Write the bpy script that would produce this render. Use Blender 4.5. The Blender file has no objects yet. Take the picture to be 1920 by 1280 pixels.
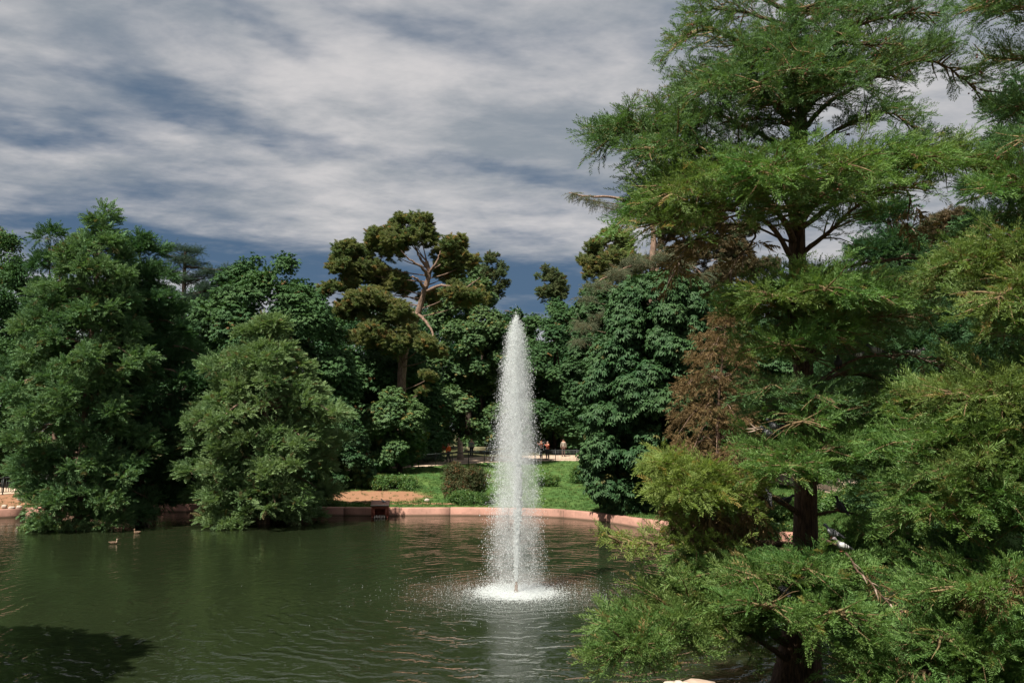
import bpy, math, random
import numpy as np
from mathutils import Vector, Matrix
R = math.radians
rng = np.random.default_rng(7)
random.seed(7)
scene = bpy.context.scene
col = scene.collection

# ------------------------------------------------------------------ camera, world, sun, exposure
CAM = (0.0, 0.0, 5.0)
PITCH = math.atan(0.1)
cam_data = bpy.data.cameras.new("camera")
cam = bpy.data.objects.new("camera", cam_data)
col.objects.link(cam)
cam.location = CAM
cam.rotation_euler = (math.pi / 2 + PITCH, 0, 0)
cam_data.sensor_width = 36.0
cam_data.lens = 30.0
cam_data.clip_start = 0.1
cam_data.clip_end = 2000.0
scene.camera = cam

SUN_EL = 55.0
sun_h = Vector((-0.58, -0.81, 0)).normalized()
sun_dir = Vector((sun_h.x * math.cos(R(SUN_EL)), sun_h.y * math.cos(R(SUN_EL)), math.sin(R(SUN_EL))))
sd = bpy.data.lights.new("sun", 'SUN')
sd.energy = 5.0
sd.angle = R(0.5)
sd.color = (1.0, 0.93, 0.82)
sun = bpy.data.objects.new("sun", sd)
col.objects.link(sun)
sun.rotation_euler = sun_dir.to_track_quat('Z', 'Y').to_euler()
sun.location = (-40, -30, 60)

scene.view_settings.view_transform = 'Standard'
scene.view_settings.look = 'None'
scene.view_settings.exposure = 1.05
scene.view_settings.gamma = 1.0
scene.view_settings.use_curve_mapping = False
scene.render.engine = 'CYCLES'
cy = scene.cycles
cy.volume_step_rate = 2.0
cy.volume_max_steps = 64
cy.volume_bounces = 1
cy.max_bounces = 6
cy.diffuse_bounces = 3
cy.glossy_bounces = 3
cy.transmission_bounces = 4
cy.transparent_max_bounces = 12
cy.caustics_reflective = False
cy.caustics_refractive = False
cy.sample_clamp_indirect = 4.0
cy.use_denoising = True
try:
    cy.denoiser = 'OPENIMAGEDENOISE'
    cy.denoising_prefilter = 'ACCURATE'
except Exception:
    pass


class NT:
    """small helper round a node tree"""
    def __init__(self, tree):
        self.t = tree
        self.n = tree.nodes
        self.l = tree.links

    def new(self, typ, **kw):
        nd = self.n.new(typ)
        for k, v in kw.items():
            setattr(nd, k, v)
        return nd

    def put(self, sock, v):
        if isinstance(v, bpy.types.NodeSocket):
            self.l.new(v, sock)
        elif v is not None:
            if hasattr(sock, 'default_value'):
                try:
                    sock.default_value = v
                except Exception:
                    if isinstance(v, (tuple, list)) and len(v) == 3:
                        sock.default_value = (*v, 1.0)
                    else:
                        raise

    def math(self, op, a, b=None, c=None, clamp=False):
        nd = self.new('ShaderNodeMath', operation=op, use_clamp=clamp)
        self.put(nd.inputs[0], a)
        if b is not None: self.put(nd.inputs[1], b)
        if c is not None: self.put(nd.inputs[2], c)
        return nd.outputs[0]

    def vmath(self, op, a, b=None):
        nd = self.new('ShaderNodeVectorMath', operation=op)
        self.put(nd.inputs[0], a)
        if b is not None: self.put(nd.inputs[1], b)
        return nd.outputs[0]

    def noise(self, vec, scale, detail=4, rough=0.55, dist=0.0):
        nd = self.new('ShaderNodeTexNoise')
        self.put(nd.inputs['Vector'], vec)
        nd.inputs['Scale'].default_value = scale
        nd.inputs['Detail'].default_value = detail
        nd.inputs['Roughness'].default_value = rough
        nd.inputs['Distortion'].default_value = dist
        return nd.outputs['Fac']

    def mix(self, fac, a, b, typ='MIX'):
        nd = self.new('ShaderNodeMix', data_type='RGBA', blend_type=typ)
        self.put(nd.inputs[0], fac)
        for s, v in ((nd.inputs[6], a), (nd.inputs[7], b)):
            if isinstance(v, (tuple, list)) and len(v) == 3: v = (*v, 1.0)
            self.put(s, v)
        return nd.outputs[2]

    def ramp(self, fac, lo, hi, a=0.0, b=1.0, smooth=True):
        nd = self.new('ShaderNodeMapRange', interpolation_type='SMOOTHSTEP' if smooth else 'LINEAR')
        nd.clamp = True if hasattr(nd, 'clamp') else True
        self.put(nd.inputs[0], fac)
        for i, v in enumerate((lo, hi, a, b)):
            nd.inputs[i + 1].default_value = v
        return nd.outputs[0]


def ray(px, py):
    """world direction (with Y = 1) through a pixel of the 1920 x 1280 photograph, used to survey positions"""
    dx, dz = (px - 960) / 1600.0, -(py - 640) / 1600.0
    c, s = math.cos(PITCH), math.sin(PITCH)
    y, z = c - dz * s, s + dz * c
    return dx / y, z / y


def at(px, py, Y):
    a, b = ray(px, py)
    return Vector((CAM[0] + a * Y, Y, CAM[2] + b * Y))


# ---- world
world = bpy.data.worlds.new("World")
scene.world = world
world.use_nodes = True
w = NT(world.node_tree)
w.n.clear()
out = w.new('ShaderNodeOutputWorld')
bg = w.new('ShaderNodeBackground')
sky = w.new('ShaderNodeTexSky', sky_type='NISHITA')
sky.sun_disc = False
sky.sun_elevation = R(SUN_EL)
sky.sun_rotation = math.atan2(sun_dir.x, sun_dir.y)
sky.altitude = 600
sky.air_density = 1.0
sky.dust_density = 0.6
sky.ozone_density = 2.5
tc = w.new('ShaderNodeTexCoord')
sep = w.new('ShaderNodeSeparateXYZ')
w.l.new(tc.outputs['Generated'], sep.inputs[0])
X_, Y_, Z_ = sep.outputs
zc = w.math('MAXIMUM', w.math('ADD', Z_, 0.10), 0.05)
comb = w.new('ShaderNodeCombineXYZ')
w.put(comb.inputs[0], w.math('DIVIDE', X_, zc))
w.put(comb.inputs[1], w.math('DIVIDE', Y_, zc))
mp = w.new('ShaderNodeMapping')
mp.inputs['Rotation'].default_value = (0, 0, R(-32))
mp.inputs['Scale'].default_value = (0.74, 1.0, 1.0)
w.l.new(comb.outputs[0], mp.inputs[0])
big = w.noise(mp.outputs[0], 1.15, 7, 0.62, 0.25)
fine = w.noise(mp.outputs[0], 3.6, 8, 0.60, 0.25)
# azimuth / elevation of a direction, for the larger openings between the clouds
az = w.math('ARCTAN2', X_, Y_)
el = w.math('ARCSINE', Z_)
wob = w.math('MULTIPLY', w.math('SUBTRACT', w.noise(mp.outputs[0], 1.6, 5, 0.6), 0.5), 0.16)
wob2 = w.math('MULTIPLY', w.math('SUBTRACT', w.noise(mp.outputs[0], 2.3, 5, 0.6), 0.5), 0.34)


def opening(px, py, wx, wy, tilt, amp):
    a, b = ray(px, py)
    a0, e0 = math.atan(a), math.atan(b / math.hypot(1, a))
    da = w.math('ADD', w.math('SUBTRACT', az, a0), wob2)
    de = w.math('ADD', w.math('SUBTRACT', el, e0), wob)
    c, s = math.cos(R(tilt)), math.sin(R(tilt))
    u = w.math('DIVIDE', w.math('ADD', w.math('MULTIPLY', da, c), w.math('MULTIPLY', de, s)), wx / 1600)
    v = w.math('DIVIDE', w.math('SUBTRACT', w.math('MULTIPLY', de, c), w.math('MULTIPLY', da, s)), wy / 1600)
    q = w.math('ADD', w.math('MULTIPLY', u, u), w.math('MULTIPLY', v, v))
    return w.math('MULTIPLY', w.math('EXPONENT', w.math('MULTIPLY', q, -1.0)), amp)


cov = w.math('ADD', w.math('MULTIPLY', big, 0.80), w.math('MULTIPLY', fine, 0.37))
for o_ in ((640, 490, 640, 66, -2, 0.32), (1000, 345, 330, 36, -13, 0.25), (60, 275, 190, 46, -3, 0.27),
           (370, 205, 280, 30, -4, 0.22), (480, 45, 170, 26, -14, 0.16), (1000, 560, 300, 60, 0, 0.14),
           (740, 20, 110, 24, -6, 0.13), (1650, 260, 240, 50, -10, 0.16), (250, 460, 330, 24, -4, 0.12)):
    cov = w.math('SUBTRACT', cov, opening(*o_))
cov = w.math('SUBTRACT', cov, w.math('MULTIPLY', w.math('SUBTRACT', 0.30, Z_), 0.15))
cm = w.ramp(cov, 0.22, 0.64)
shade = w.ramp(w.math('ADD', w.math('MULTIPLY', w.noise(mp.outputs[0], 1.9, 6, 0.6, 0.2), 0.7), w.math('MULTIPLY', w.noise(mp.outputs[0], 6.0, 7, 0.6, 0.3), 0.3)), 0.34, 0.66)
cloudcol = w.mix(shade, (2.8, 3.15, 3.55), (6.7, 6.45, 6.4))
hs = w.new('ShaderNodeHueSaturation')
hs.inputs['Saturation'].default_value = 1.25
w.l.new(sky.outputs[0], hs.inputs['Color'])
blue = w.mix(1.0, hs.outputs[0], (0.24, 0.32, 0.40), 'MULTIPLY')
blue = w.mix(0.85, blue, (0.90, 1.50, 2.35))
skycol = w.mix(w.math('MULTIPLY', cm, 0.94), blue, cloudcol)
w.l.new(skycol, bg.inputs['Color'])
bg.inputs['Strength'].default_value = 0.05
w.l.new(bg.outputs[0], out.inputs[0])


# ------------------------------------------------------------------ helpers
def tag(o, label=None, cat=None, group=None, kind=None):
    if label: o['label'] = label
    if cat: o['category'] = cat
    if group: o['group'] = group
    if kind: o['kind'] = kind
    return o


def empty(name, loc, rz=0.0, label=None, cat=None, group=None, kind=None):
    o = bpy.data.objects.new(name, None)
    col.objects.link(o)
    o.empty_display_size = 0.3
    o.location = loc
    o.rotation_euler = (0, 0, rz)
    return tag(o, label, cat, group, kind)


def link(name, mesh, parent=None, mat=None):
    o = bpy.data.objects.new(name, mesh)
    col.objects.link(o)
    if parent is not None: o.parent = parent
    if mat is not None and not mesh.materials: mesh.materials.append(mat)
    return o


def np_mesh(name, V, F, mat=None, smooth=False, uv=None):
    """V (n,3), F (m,k) all faces with k corners"""
    V = np.asarray(V, dtype=np.float32); F = np.asarray(F, dtype=np.int32)
    m = bpy.data.meshes.new(name)
    k = F.shape[1]
    m.vertices.add(len(V)); m.vertices.foreach_set('co', V.ravel())
    m.loops.add(F.size); m.loops.foreach_set('vertex_index', F.ravel())
    m.polygons.add(len(F))
    m.polygons.foreach_set('loop_start', np.arange(0, F.size, k, dtype=np.int32))
    if smooth:
        m.polygons.foreach_set('use_smooth', np.ones(len(F), dtype=bool))
    m.update(calc_edges=True)
    if mat: m.materials.append(mat)
    return m


def cr(pts, n):
    """Catmull-Rom resample of control points (array k x d) to n points"""
    P = np.asarray(pts, dtype=float)
    if len(P) == 2:
        t = np.linspace(0, 1, n)[:, None]
        return P[0] * (1 - t) + P[1] * t
    E = np.vstack([2 * P[0] - P[1], P, 2 * P[-1] - P[-2]])
    t = np.linspace(0, len(P) - 1 - 1e-9, n)
    i = t.astype(int); f = (t - i)[:, None]
    a, b, c, d = E[i], E[i + 1], E[i + 2], E[i + 3]
    return 0.5 * (2 * b + (c - a) * f + (2 * a - 5 * b + 4 * c - d) * f * f + (3 * b - a - 3 * c + d) * f ** 3)


class Tubes:
    """collects round limbs into one quad mesh"""
    def __init__(self):
        self.V, self.F, self.n = [], [], 0

    def add(self, pts, radii, sides=6, rough=0.0, cap=True):
        P = np.asarray(pts, float); r = np.asarray(radii, float)
        if r.ndim == 0: r = np.full(len(P), float(r))
        T = np.gradient(P, axis=0)
        T /= np.linalg.norm(T, axis=1)[:, None] + 1e-9
        ref = np.array([0, 0, 1.0]) if abs(T[0][2]) < 0.8 else np.array([1.0, 0, 0])
        U = np.cross(T, ref); U /= np.linalg.norm(U, axis=1)[:, None] + 1e-9
        W = np.cross(T, U)
        a = np.linspace(0, 2 * np.pi, sides, endpoint=False)
        rr = r[:, None] * (1 + rough * rng.normal(size=(len(P), sides)))
        ring = P[:, None, :] + rr[..., None] * (np.cos(a)[None, :, None] * U[:, None, :] + np.sin(a)[None, :, None] * W[:, None, :])
        V = ring.reshape(-1, 3)
        i = np.arange(len(P) - 1)[:, None] * sides
        j = np.arange(sides)[None, :]
        jn = (j + 1) % sides
        F = np.stack([i + j, i + jn, i + sides + jn, i + sides + j], -1).reshape(-1, 4) + self.n
        self.V.append(V); self.F.append(F); self.n += len(V)

    def build(self, name, mat, parent=None, smooth=True):
        m = np_mesh(name, np.vstack(self.V), np.vstack(self.F), mat, smooth)
        return link(name, m, parent)


class Quads:
    """collects boxes and free quads into one mesh"""
    def __init__(self):
        self.V, self.F, self.n = [], [], 0

    def quad(self, a, b, c, d):
        self.V += [a, b, c, d]; self.F.append((self.n, self.n + 1, self.n + 2, self.n + 3)); self.n += 4

    def box(self, c, s, rz=0.0, rx=0.0):
        M = Matrix.Rotation(rz, 3, 'Z') @ Matrix.Rotation(rx, 3, 'X')
        vs = [Vector(c) + M @ Vector((x * s[0] / 2, y * s[1] / 2, z * s[2] / 2)) for x in (-1, 1) for y in (-1, 1) for z in (-1, 1)]
        self.V += [tuple(v) for v in vs]
        for f in ((0, 1, 3, 2), (4, 6, 7, 5), (0, 4, 5, 1), (2, 3, 7, 6), (0, 2, 6, 4), (1, 5, 7, 3)):
            self.F.append(tuple(self.n + i for i in f))
        self.n += 8

    def build(self, name, mat, parent=None):
        return link(name, np_mesh(name, self.V, self.F, mat), parent)


# ------------------------------------------------------------------ materials
def new_mat(name):
    m = bpy.data.materials.new(name)
    m.use_nodes = True
    t = NT(m.node_tree)
    t.n.clear()
    o = t.new('ShaderNodeOutputMaterial')
    return m, t, o


def principled(t, color, rough=0.8, spec=0.3, normal=None, **kw):
    b = t.new('ShaderNodeBsdfPrincipled')
    t.put(b.inputs['Base Color'], color if not isinstance(color, tuple) else (*color, 1.0))
    t.put(b.inputs['Roughness'], rough)
    b.inputs['Specular IOR Level'].default_value = spec
    if normal is not None: t.put(b.inputs['Normal'], normal)
    for k, v in kw.items(): t.put(b.inputs[k], v)
    return b


def bump(t, h, dist, strength=1.0):
    b = t.new('ShaderNodeBump')
    b.inputs['Strength'].default_value = strength
    b.inputs['Distance'].default_value = dist
    t.put(b.inputs['Height'], h)
    return b.outputs[0]


def pos(t):
    return t.new('ShaderNodeNewGeometry').outputs['Position']


def simple_mat(name, c1, c2=None, scale=6.0, rough=0.8, bumpd=0.01, spec=0.3, obj_coord=True, bscale=None):
    m, t, o = new_mat(name)
    v = t.new('ShaderNodeTexCoord').outputs['Object'] if obj_coord else pos(t)
    n = t.noise(v, scale, 6, 0.6)
    c = t.mix(t.ramp(n, 0.3, 0.7), c1, c2 or tuple(x * 0.65 for x in c1))
    nrm = bump(t, t.noise(v, bscale or scale * 3, 5, 0.6), bumpd) if bumpd else None
    b = principled(t, c, rough, spec, nrm)
    t.l.new(b.outputs[0], o.inputs[0])
    return m


def leaf_mat(name, a, b, c=None, trans=0.28, rough=0.55, spec=0.22, zone=0.35, cfrac=0.12):
    """leaf colour varies leaf by leaf (instance random) and from place to place in the crown"""
    m, t, o = new_mat(name)
    oi = t.new('ShaderNodeObjectInfo').outputs['Random']
    p = pos(t)
    n = t.noise(p, zone, 3, 0.6)
    f = t.math('ADD', t.math('MULTIPLY', oi, 0.5), t.math('MULTIPLY', t.ramp(n, 0.3, 0.7), 0.5))
    colr = t.mix(f, a, b)
    if c is not None:
        r2 = t.math('FRACT', t.math('MULTIPLY', oi, 37.13))
        colr = t.mix(t.math('MULTIPLY', t.math('LESS_THAN', r2, cfrac), 0.85), colr, c)
    pr = principled(t, colr, rough, spec)
    tr = t.new('ShaderNodeBsdfTranslucent')
    t.put(tr.inputs[0], t.mix(1.0, colr, (1.25, 1.3, 0.6), 'MULTIPLY'))
    mx = t.new('ShaderNodeMixShader')
    mx.inputs[0].default_value = trans
    t.l.new(pr.outputs[0], mx.inputs[1]); t.l.new(tr.outputs[0], mx.inputs[2])
    t.l.new(mx.outputs[0], o.inputs[0])
    return m


def bark_mat(name, c1, c2, vscale=(9, 9, 1.6), d=0.03):
    m, t, o = new_mat(name)
    g = pos(t)
    mp = t.new('ShaderNodeMapping')
    mp.inputs['Scale'].default_value = vscale
    t.l.new(g, mp.inputs[0])
    n = t.noise(mp.outputs[0], 2.0, 7, 0.7, 0.4)
    c = t.mix(t.ramp(n, 0.35, 0.65), c1, c2)
    b = principled(t, c, 0.9, 0.15, bump(t, n, d))
    t.l.new(b.outputs[0], o.inputs[0])
    return m


M = {}
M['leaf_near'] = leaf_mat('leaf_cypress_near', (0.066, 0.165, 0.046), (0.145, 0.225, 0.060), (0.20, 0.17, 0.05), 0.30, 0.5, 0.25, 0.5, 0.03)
M['leaf_bright'] = leaf_mat('leaf_cypress_bright', (0.125, 0.20, 0.045), (0.205, 0.255, 0.07), (0.26, 0.18, 0.05), 0.35, 0.5, 0.25, 0.6, 0.05)
M['leaf_olive'] = leaf_mat('leaf_cypress_olive', (0.075, 0.162, 0.044), (0.150, 0.200, 0.056), (0.24, 0.17, 0.07), 0.30, 0.5, 0.25, 0.5, 0.06)
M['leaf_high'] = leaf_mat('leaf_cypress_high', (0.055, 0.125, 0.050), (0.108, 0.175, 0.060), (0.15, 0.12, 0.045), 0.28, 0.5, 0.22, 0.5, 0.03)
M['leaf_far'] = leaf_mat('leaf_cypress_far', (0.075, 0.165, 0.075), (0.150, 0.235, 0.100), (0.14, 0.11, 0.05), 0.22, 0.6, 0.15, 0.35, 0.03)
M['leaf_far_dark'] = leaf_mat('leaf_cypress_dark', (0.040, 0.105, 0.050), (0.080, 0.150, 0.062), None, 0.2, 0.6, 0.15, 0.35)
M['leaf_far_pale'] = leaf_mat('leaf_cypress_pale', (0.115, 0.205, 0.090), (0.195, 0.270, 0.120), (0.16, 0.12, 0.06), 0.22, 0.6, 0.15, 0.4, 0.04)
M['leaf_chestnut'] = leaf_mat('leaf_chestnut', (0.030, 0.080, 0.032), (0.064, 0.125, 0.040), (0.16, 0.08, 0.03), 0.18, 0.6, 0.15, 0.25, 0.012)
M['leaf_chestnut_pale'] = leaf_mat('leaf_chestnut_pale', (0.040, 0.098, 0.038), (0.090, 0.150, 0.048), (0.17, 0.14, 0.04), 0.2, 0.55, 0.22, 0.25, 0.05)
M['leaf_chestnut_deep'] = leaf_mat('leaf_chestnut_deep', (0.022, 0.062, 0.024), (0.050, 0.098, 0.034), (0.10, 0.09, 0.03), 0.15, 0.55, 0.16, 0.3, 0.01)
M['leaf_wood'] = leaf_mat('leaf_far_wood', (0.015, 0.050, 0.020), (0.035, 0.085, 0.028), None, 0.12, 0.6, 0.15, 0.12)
M['needle_pine'] = leaf_mat('needle_pine', (0.085, 0.150, 0.060), (0.205, 0.200, 0.082), (0.29, 0.19, 0.08), 0.3, 0.6, 0.15, 0.45, 0.08)
M['needle_pine_green'] = leaf_mat('needle_pine_green', (0.075, 0.125, 0.060), (0.145, 0.160, 0.070), (0.12, 0.08, 0.03), 0.12, 0.6, 0.15, 0.45, 0.05)
M['needle_rust'] = leaf_mat('needle_rust', (0.085, 0.085, 0.048), (0.15, 0.105, 0.062), (0.05, 0.08, 0.04), 0.15, 0.6, 0.15, 0.4, 0.2)
M['needle_cedar'] = leaf_mat('needle_cedar', (0.070, 0.105, 0.065), (0.145, 0.145, 0.085), (0.16, 0.11, 0.06), 0.12, 0.6, 0.15, 0.4, 0.08)
M['needle_cedar_dark'] = leaf_mat('needle_cedar_dark', (0.025, 0.055, 0.038), (0.045, 0.075, 0.048), None, 0.1, 0.6, 0.15, 0.4)
M['dead'] = leaf_mat('dead_twigs', (0.16, 0.115, 0.055), (0.28, 0.195, 0.100), (0.10, 0.11, 0.04), 0.1, 0.8, 0.1, 0.6, 0.10)
M['shrub'] = leaf_mat('leaf_shrub', (0.035, 0.095, 0.028), (0.09, 0.16, 0.035), (0.14, 0.15, 0.03), 0.22, 0.45, 0.3, 1.5, 0.08)
M['shrub_brown'] = leaf_mat('leaf_shrub_brown', (0.028, 0.065, 0.022), (0.095, 0.075, 0.034), (0.16, 0.075, 0.035), 0.2, 0.6, 0.2, 0.75, 0.1)
M['flower'] = leaf_mat('pink_flowers', (0.40, 0.06, 0.07), (0.55, 0.14, 0.12), (0.05, 0.10, 0.03), 0.25, 0.6, 0.2, 2.0, 0.35)
M['grass_blade'] = leaf_mat('grass_blades', (0.034, 0.085, 0.020), (0.075, 0.130, 0.028), (0.15, 0.12, 0.04), 0.25, 0.6, 0.2, 0.5, 0.06)
M['bark_near'] = bark_mat('bark_cypress', (0.115, 0.070, 0.048), (0.028, 0.018, 0.014), (14, 14, 2.2), 0.03)
M['bark_limb'] = bark_mat('bark_limb', (0.13, 0.085, 0.060), (0.045, 0.030, 0.022), (12, 12, 8), 0.015)
M['twig'] = bark_mat('bark_twig', (0.18, 0.14, 0.07), (0.11, 0.07, 0.04), (6, 6, 6), 0.0)
M['bark_far'] = bark_mat('bark_far', (0.28, 0.190, 0.145), (0.12, 0.08, 0.06), (5, 5, 1.2), 0.05)
M['bark_pine'] = bark_mat('bark_pine', (0.24, 0.170, 0.130), (0.10, 0.065, 0.048), (5, 5, 1.5), 0.06)
M['bark_dark'] = bark_mat('bark_dark', (0.06, 0.045, 0.035), (0.030, 0.022, 0.018), (4, 4, 1.0), 0.05)
M['bark_pale'] = bark_mat('bark_pale', (0.36, 0.28, 0.22), (0.20, 0.15, 0.12), (4, 4, 4), 0.01)
M['iron'] = simple_mat('railing_iron', (0.035, 0.045, 0.043), (0.02, 0.025, 0.024), 5, 0.5, 0, 0.4)
M['stone'] = simple_mat('boulder_stone', (0.38, 0.29, 0.23), (0.24, 0.18, 0.14), 3.0, 0.9, 0.02, 0.2)
M['stone_pale'] = simple_mat('pale_stone', (0.48, 0.42, 0.36), (0.30, 0.25, 0.2), 4.0, 0.9, 0.02, 0.2)

# grass ground with worn earth
m, t, o = new_mat('lawn')
p = pos(t)
g = t.mix(t.ramp(t.noise(p, 0.45, 6, 0.65), 0.3, 0.7), (0.040, 0.098, 0.026), (0.085, 0.140, 0.036))
g = t.mix(t.math('MULTIPLY', t.ramp(t.noise(p, 9, 5, 0.7), 0.45, 0.75), 0.5), g, (0.10, 0.12, 0.04))
sp = t.new('ShaderNodeSeparateXYZ'); t.l.new(p, sp.inputs[0])


def patch(cx, cy_, rx, ry, amp=1.0):
    u = t.math('DIVIDE', t.math('SUBTRACT', sp.outputs[0], cx), rx)
    v = t.math('DIVIDE', t.math('SUBTRACT', sp.outputs[1], cy_), ry)
    q = t.math('ADD', t.math('MULTIPLY', u, u), t.math('MULTIPLY', v, v))
    return t.math('MULTIPLY', t.math('EXPONENT', t.math('MULTIPLY', q, -1.0)), amp)


pp = at(705, 928, 53.5)
mask = patch(pp.x, 54.0, 3.6, 3.0, 1.15)
for (cx, cy_, rx, ry, am) in ((-10.0, 55.0, 2.6, 1.6, 0.9), (-30, 50, 5.0, 2.6, 1.3), (-15.5, 54, 3.2, 3.2, 0.6), (-6.0, 51.2, 5, 0.7, 0.8), (4.5, 49, 3, 0.5, 0.35)):
    mask = t.math('MAXIMUM', mask, patch(cx, cy_, rx, ry, am))
mask = t.math('ADD', mask, t.math('MULTIPLY', t.math('SUBTRACT', t.noise(p, 1.1, 6, 0.65), 0.5), 0.9))
mask = t.ramp(mask, 0.42, 0.72)
earth = t.mix(t.noise(p, 3.0, 6, 0.6), (0.21, 0.110, 0.062), (0.29, 0.160, 0.098))
c = t.mix(mask, g, earth)
b = principled(t, c, 0.95, 0.1, bump(t, t.noise(p, 14, 5, 0.7), 0.05))
t.l.new(b.outputs[0], o.inputs[0])
M['lawn'] = m
# forest floor
M['earth'] = simple_mat('wood_floor', (0.10, 0.085, 0.045), (0.045, 0.06, 0.022), 0.5, 0.95, 0.05, 0.1, False)
M['sand'] = simple_mat('path_sand', (0.50, 0.38, 0.29), (0.42, 0.32, 0.24), 0.7, 0.95, 0.01, 0.1, False, 20)
# pink kerb stone, darker and greener at the waterline
m, t, o = new_mat('kerb_stone')
p = pos(t)
n = t.noise(p, 1.2, 7, 0.65)
c = t.mix(t.ramp(n, 0.3, 0.7), (0.41, 0.215, 0.165), (0.27, 0.145, 0.110))
c = t.mix(t.math('MULTIPLY', t.new('ShaderNodeObjectInfo').outputs['Random'], 0.35), c, (0.28, 0.19, 0.155))
mpk = t.new('ShaderNodeMapping'); mpk.inputs['Scale'].default_value = (3, 3, 0.6); t.l.new(p, mpk.inputs[0])
c = t.mix(t.math('MULTIPLY', t.ramp(t.noise(mpk.outputs[0], 1.5, 5, 0.7), 0.55, 0.72), 0.55), c, (0.13, 0.085, 0.06))
c = t.mix(t.math('MULTIPLY', t.ramp(t.noise(p, 7, 6, 0.7), 0.5, 0.7), 0.5), c, (0.23, 0.13, 0.10))
sp = t.new('ShaderNodeSeparateXYZ'); t.l.new(p, sp.inputs[0])
low = t.ramp(t.math('ADD', sp.outputs[2], t.math('MULTIPLY', n, 0.08)), 0.07, 0.15, 1.0, 0.0)
c = t.mix(t.math('MULTIPLY', low, 0.85), c, (0.09, 0.060, 0.040))
b = principled(t, c, 0.85, 0.2, bump(t, t.noise(p, 12, 6, 0.7), 0.015))
t.l.new(b.outputs[0], o.inputs[0])
M['kerb'] = m

# pond water
FX, FY = 0.13, 26.4
m, t, o = new_mat('pond_water')
p = pos(t)
sp = t.new('ShaderNodeSeparateXYZ'); t.l.new(p, sp.inputs[0])
dx = t.math('SUBTRACT', sp.outputs[0], FX); dy = t.math('SUBTRACT', sp.outputs[1], FY)
r_ = t.math('SQRT', t.math('ADD', t.math('MULTIPLY', dx, dx), t.math('MULTIPLY', dy, dy)))
mpn = t.new('ShaderNodeMapping'); mpn.inputs['Scale'].default_value = (0.55, 1, 1); t.l.new(p, mpn.inputs[0])
wq = mpn.outputs[0]
warp = t.math('MULTIPLY', t.noise(p, 0.6, 5, 0.6), 2.6)
rw = t.math('ADD', r_, warp)
amp = t.math('DIVIDE', 1.0, t.math('ADD', 1.0, t.math('MULTIPLY', r_, 0.07)))
ampm = t.math('MULTIPLY', t.ramp(t.noise(p, 0.9, 4, 0.6), 0.35, 0.65, 0.2, 1.3), t.ramp(r_, 2.0, 8.0, 0.5, 1.0))
rings = t.math('SINE', t.math('MULTIPLY', rw, 2 * math.pi / 0.62))
rings2 = t.math('SINE', t.math('MULTIPLY', t.math('ADD', r_, t.math('MULTIPLY', warp, 0.6)), 2 * math.pi / 0.27))
calm = t.math('ADD', t.ramp(dy, -9.0, -2.0, 0.45, 0.0), t.ramp(dy, -4.0, 3.0, 0.75, 0.42))
h = t.math('MULTIPLY', t.math('MULTIPLY', t.math('MULTIPLY', rings, 0.0130), t.math('MULTIPLY', amp, calm)), ampm)
h = t.math('ADD', h, t.math('MULTIPLY', t.math('MULTIPLY', rings2, 0.0034), t.math('MULTIPLY', amp, ampm)))
h = t.math('ADD', h, t.math('MULTIPLY', t.noise(wq, 3.8, 3, 0.5), 0.0115))
h = t.math('ADD', h, t.math('MULTIPLY', t.noise(wq, 0.9, 2, 0.5), 0.022))
near_f = t.ramp(r_, 0.8, 5.5, 1.0, 0.0)
h = t.math('ADD', h, t.math('MULTIPLY', t.math('MULTIPLY', t.noise(p, 7, 4, 0.6), 0.030), near_f))
bn = t.new('ShaderNodeBump'); bn.inputs['Distance'].default_value = 1.0; bn.inputs['Strength'].default_value = 1.0
t.put(bn.inputs['Height'], h)
murk = t.mix(t.noise(p, 0.15, 3, 0.5), (0.009, 0.014, 0.006), (0.015, 0.021, 0.009))
b = principled(t, murk, 0.04, 0.5, bn.outputs[0])
b.inputs['IOR'].default_value = 1.33
t.l.new(b.outputs[0], o.inputs[0])
M['water'] = m

# droplets and foam
def water_white(name, alpha_noise=None, tr=0.25):
    m, t, o = new_mat(name)
    d = principled(t, (0.74, 0.78, 0.78), 0.4, 0.5)
    tl = t.new('ShaderNodeBsdfTranslucent'); tl.inputs[0].default_value = (0.9, 0.93, 0.95, 1)
    m1 = t.new('ShaderNodeMixShader'); m1.inputs[0].default_value = 0.35
    t.l.new(d.outputs[0], m1.inputs[1]); t.l.new(tl.outputs[0], m1.inputs[2])
    tp = t.new('ShaderNodeBsdfTransparent')
    m2 = t.new('ShaderNodeMixShader')
    if alpha_noise is None:
        m2.inputs[0].default_value = tr
    else:
        t.put(m2.inputs[0], alpha_noise(t))
    t.l.new(m1.outputs[0], m2.inputs[1]); t.l.new(tp.outputs[0], m2.inputs[2])
    t.l.new(m2.outputs[0], o.inputs[0])
    return m


M['drop'] = water_white('water_drops', None, 0.25)
M['mistdrop'] = water_white('water_mist_drops', None, 0.62)


def foam_alpha(t):
    p = pos(t)
    sp = t.new('ShaderNodeSeparateXYZ'); t.l.new(p, sp.inputs[0])
    dx = t.math('SUBTRACT', sp.outputs[0], FX); dy = t.math('SUBTRACT', sp.outputs[1], FY)
    r = t.math('SQRT', t.math('ADD', t.math('MULTIPLY', dx, dx), t.math('MULTIPLY', dy, dy)))
    cover = t.math('ADD', t.ramp(r, 0.5, 1.65, 0.80, -0.15, False), t.math('MULTIPLY', t.math('SUBTRACT', t.noise(p, 6, 7, 0.72), 0.5), 2.4))
    return t.ramp(cover, 0.2, 0.75, 1.0, 0.12)


M['foam'] = water_white('foam', foam_alpha)

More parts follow.
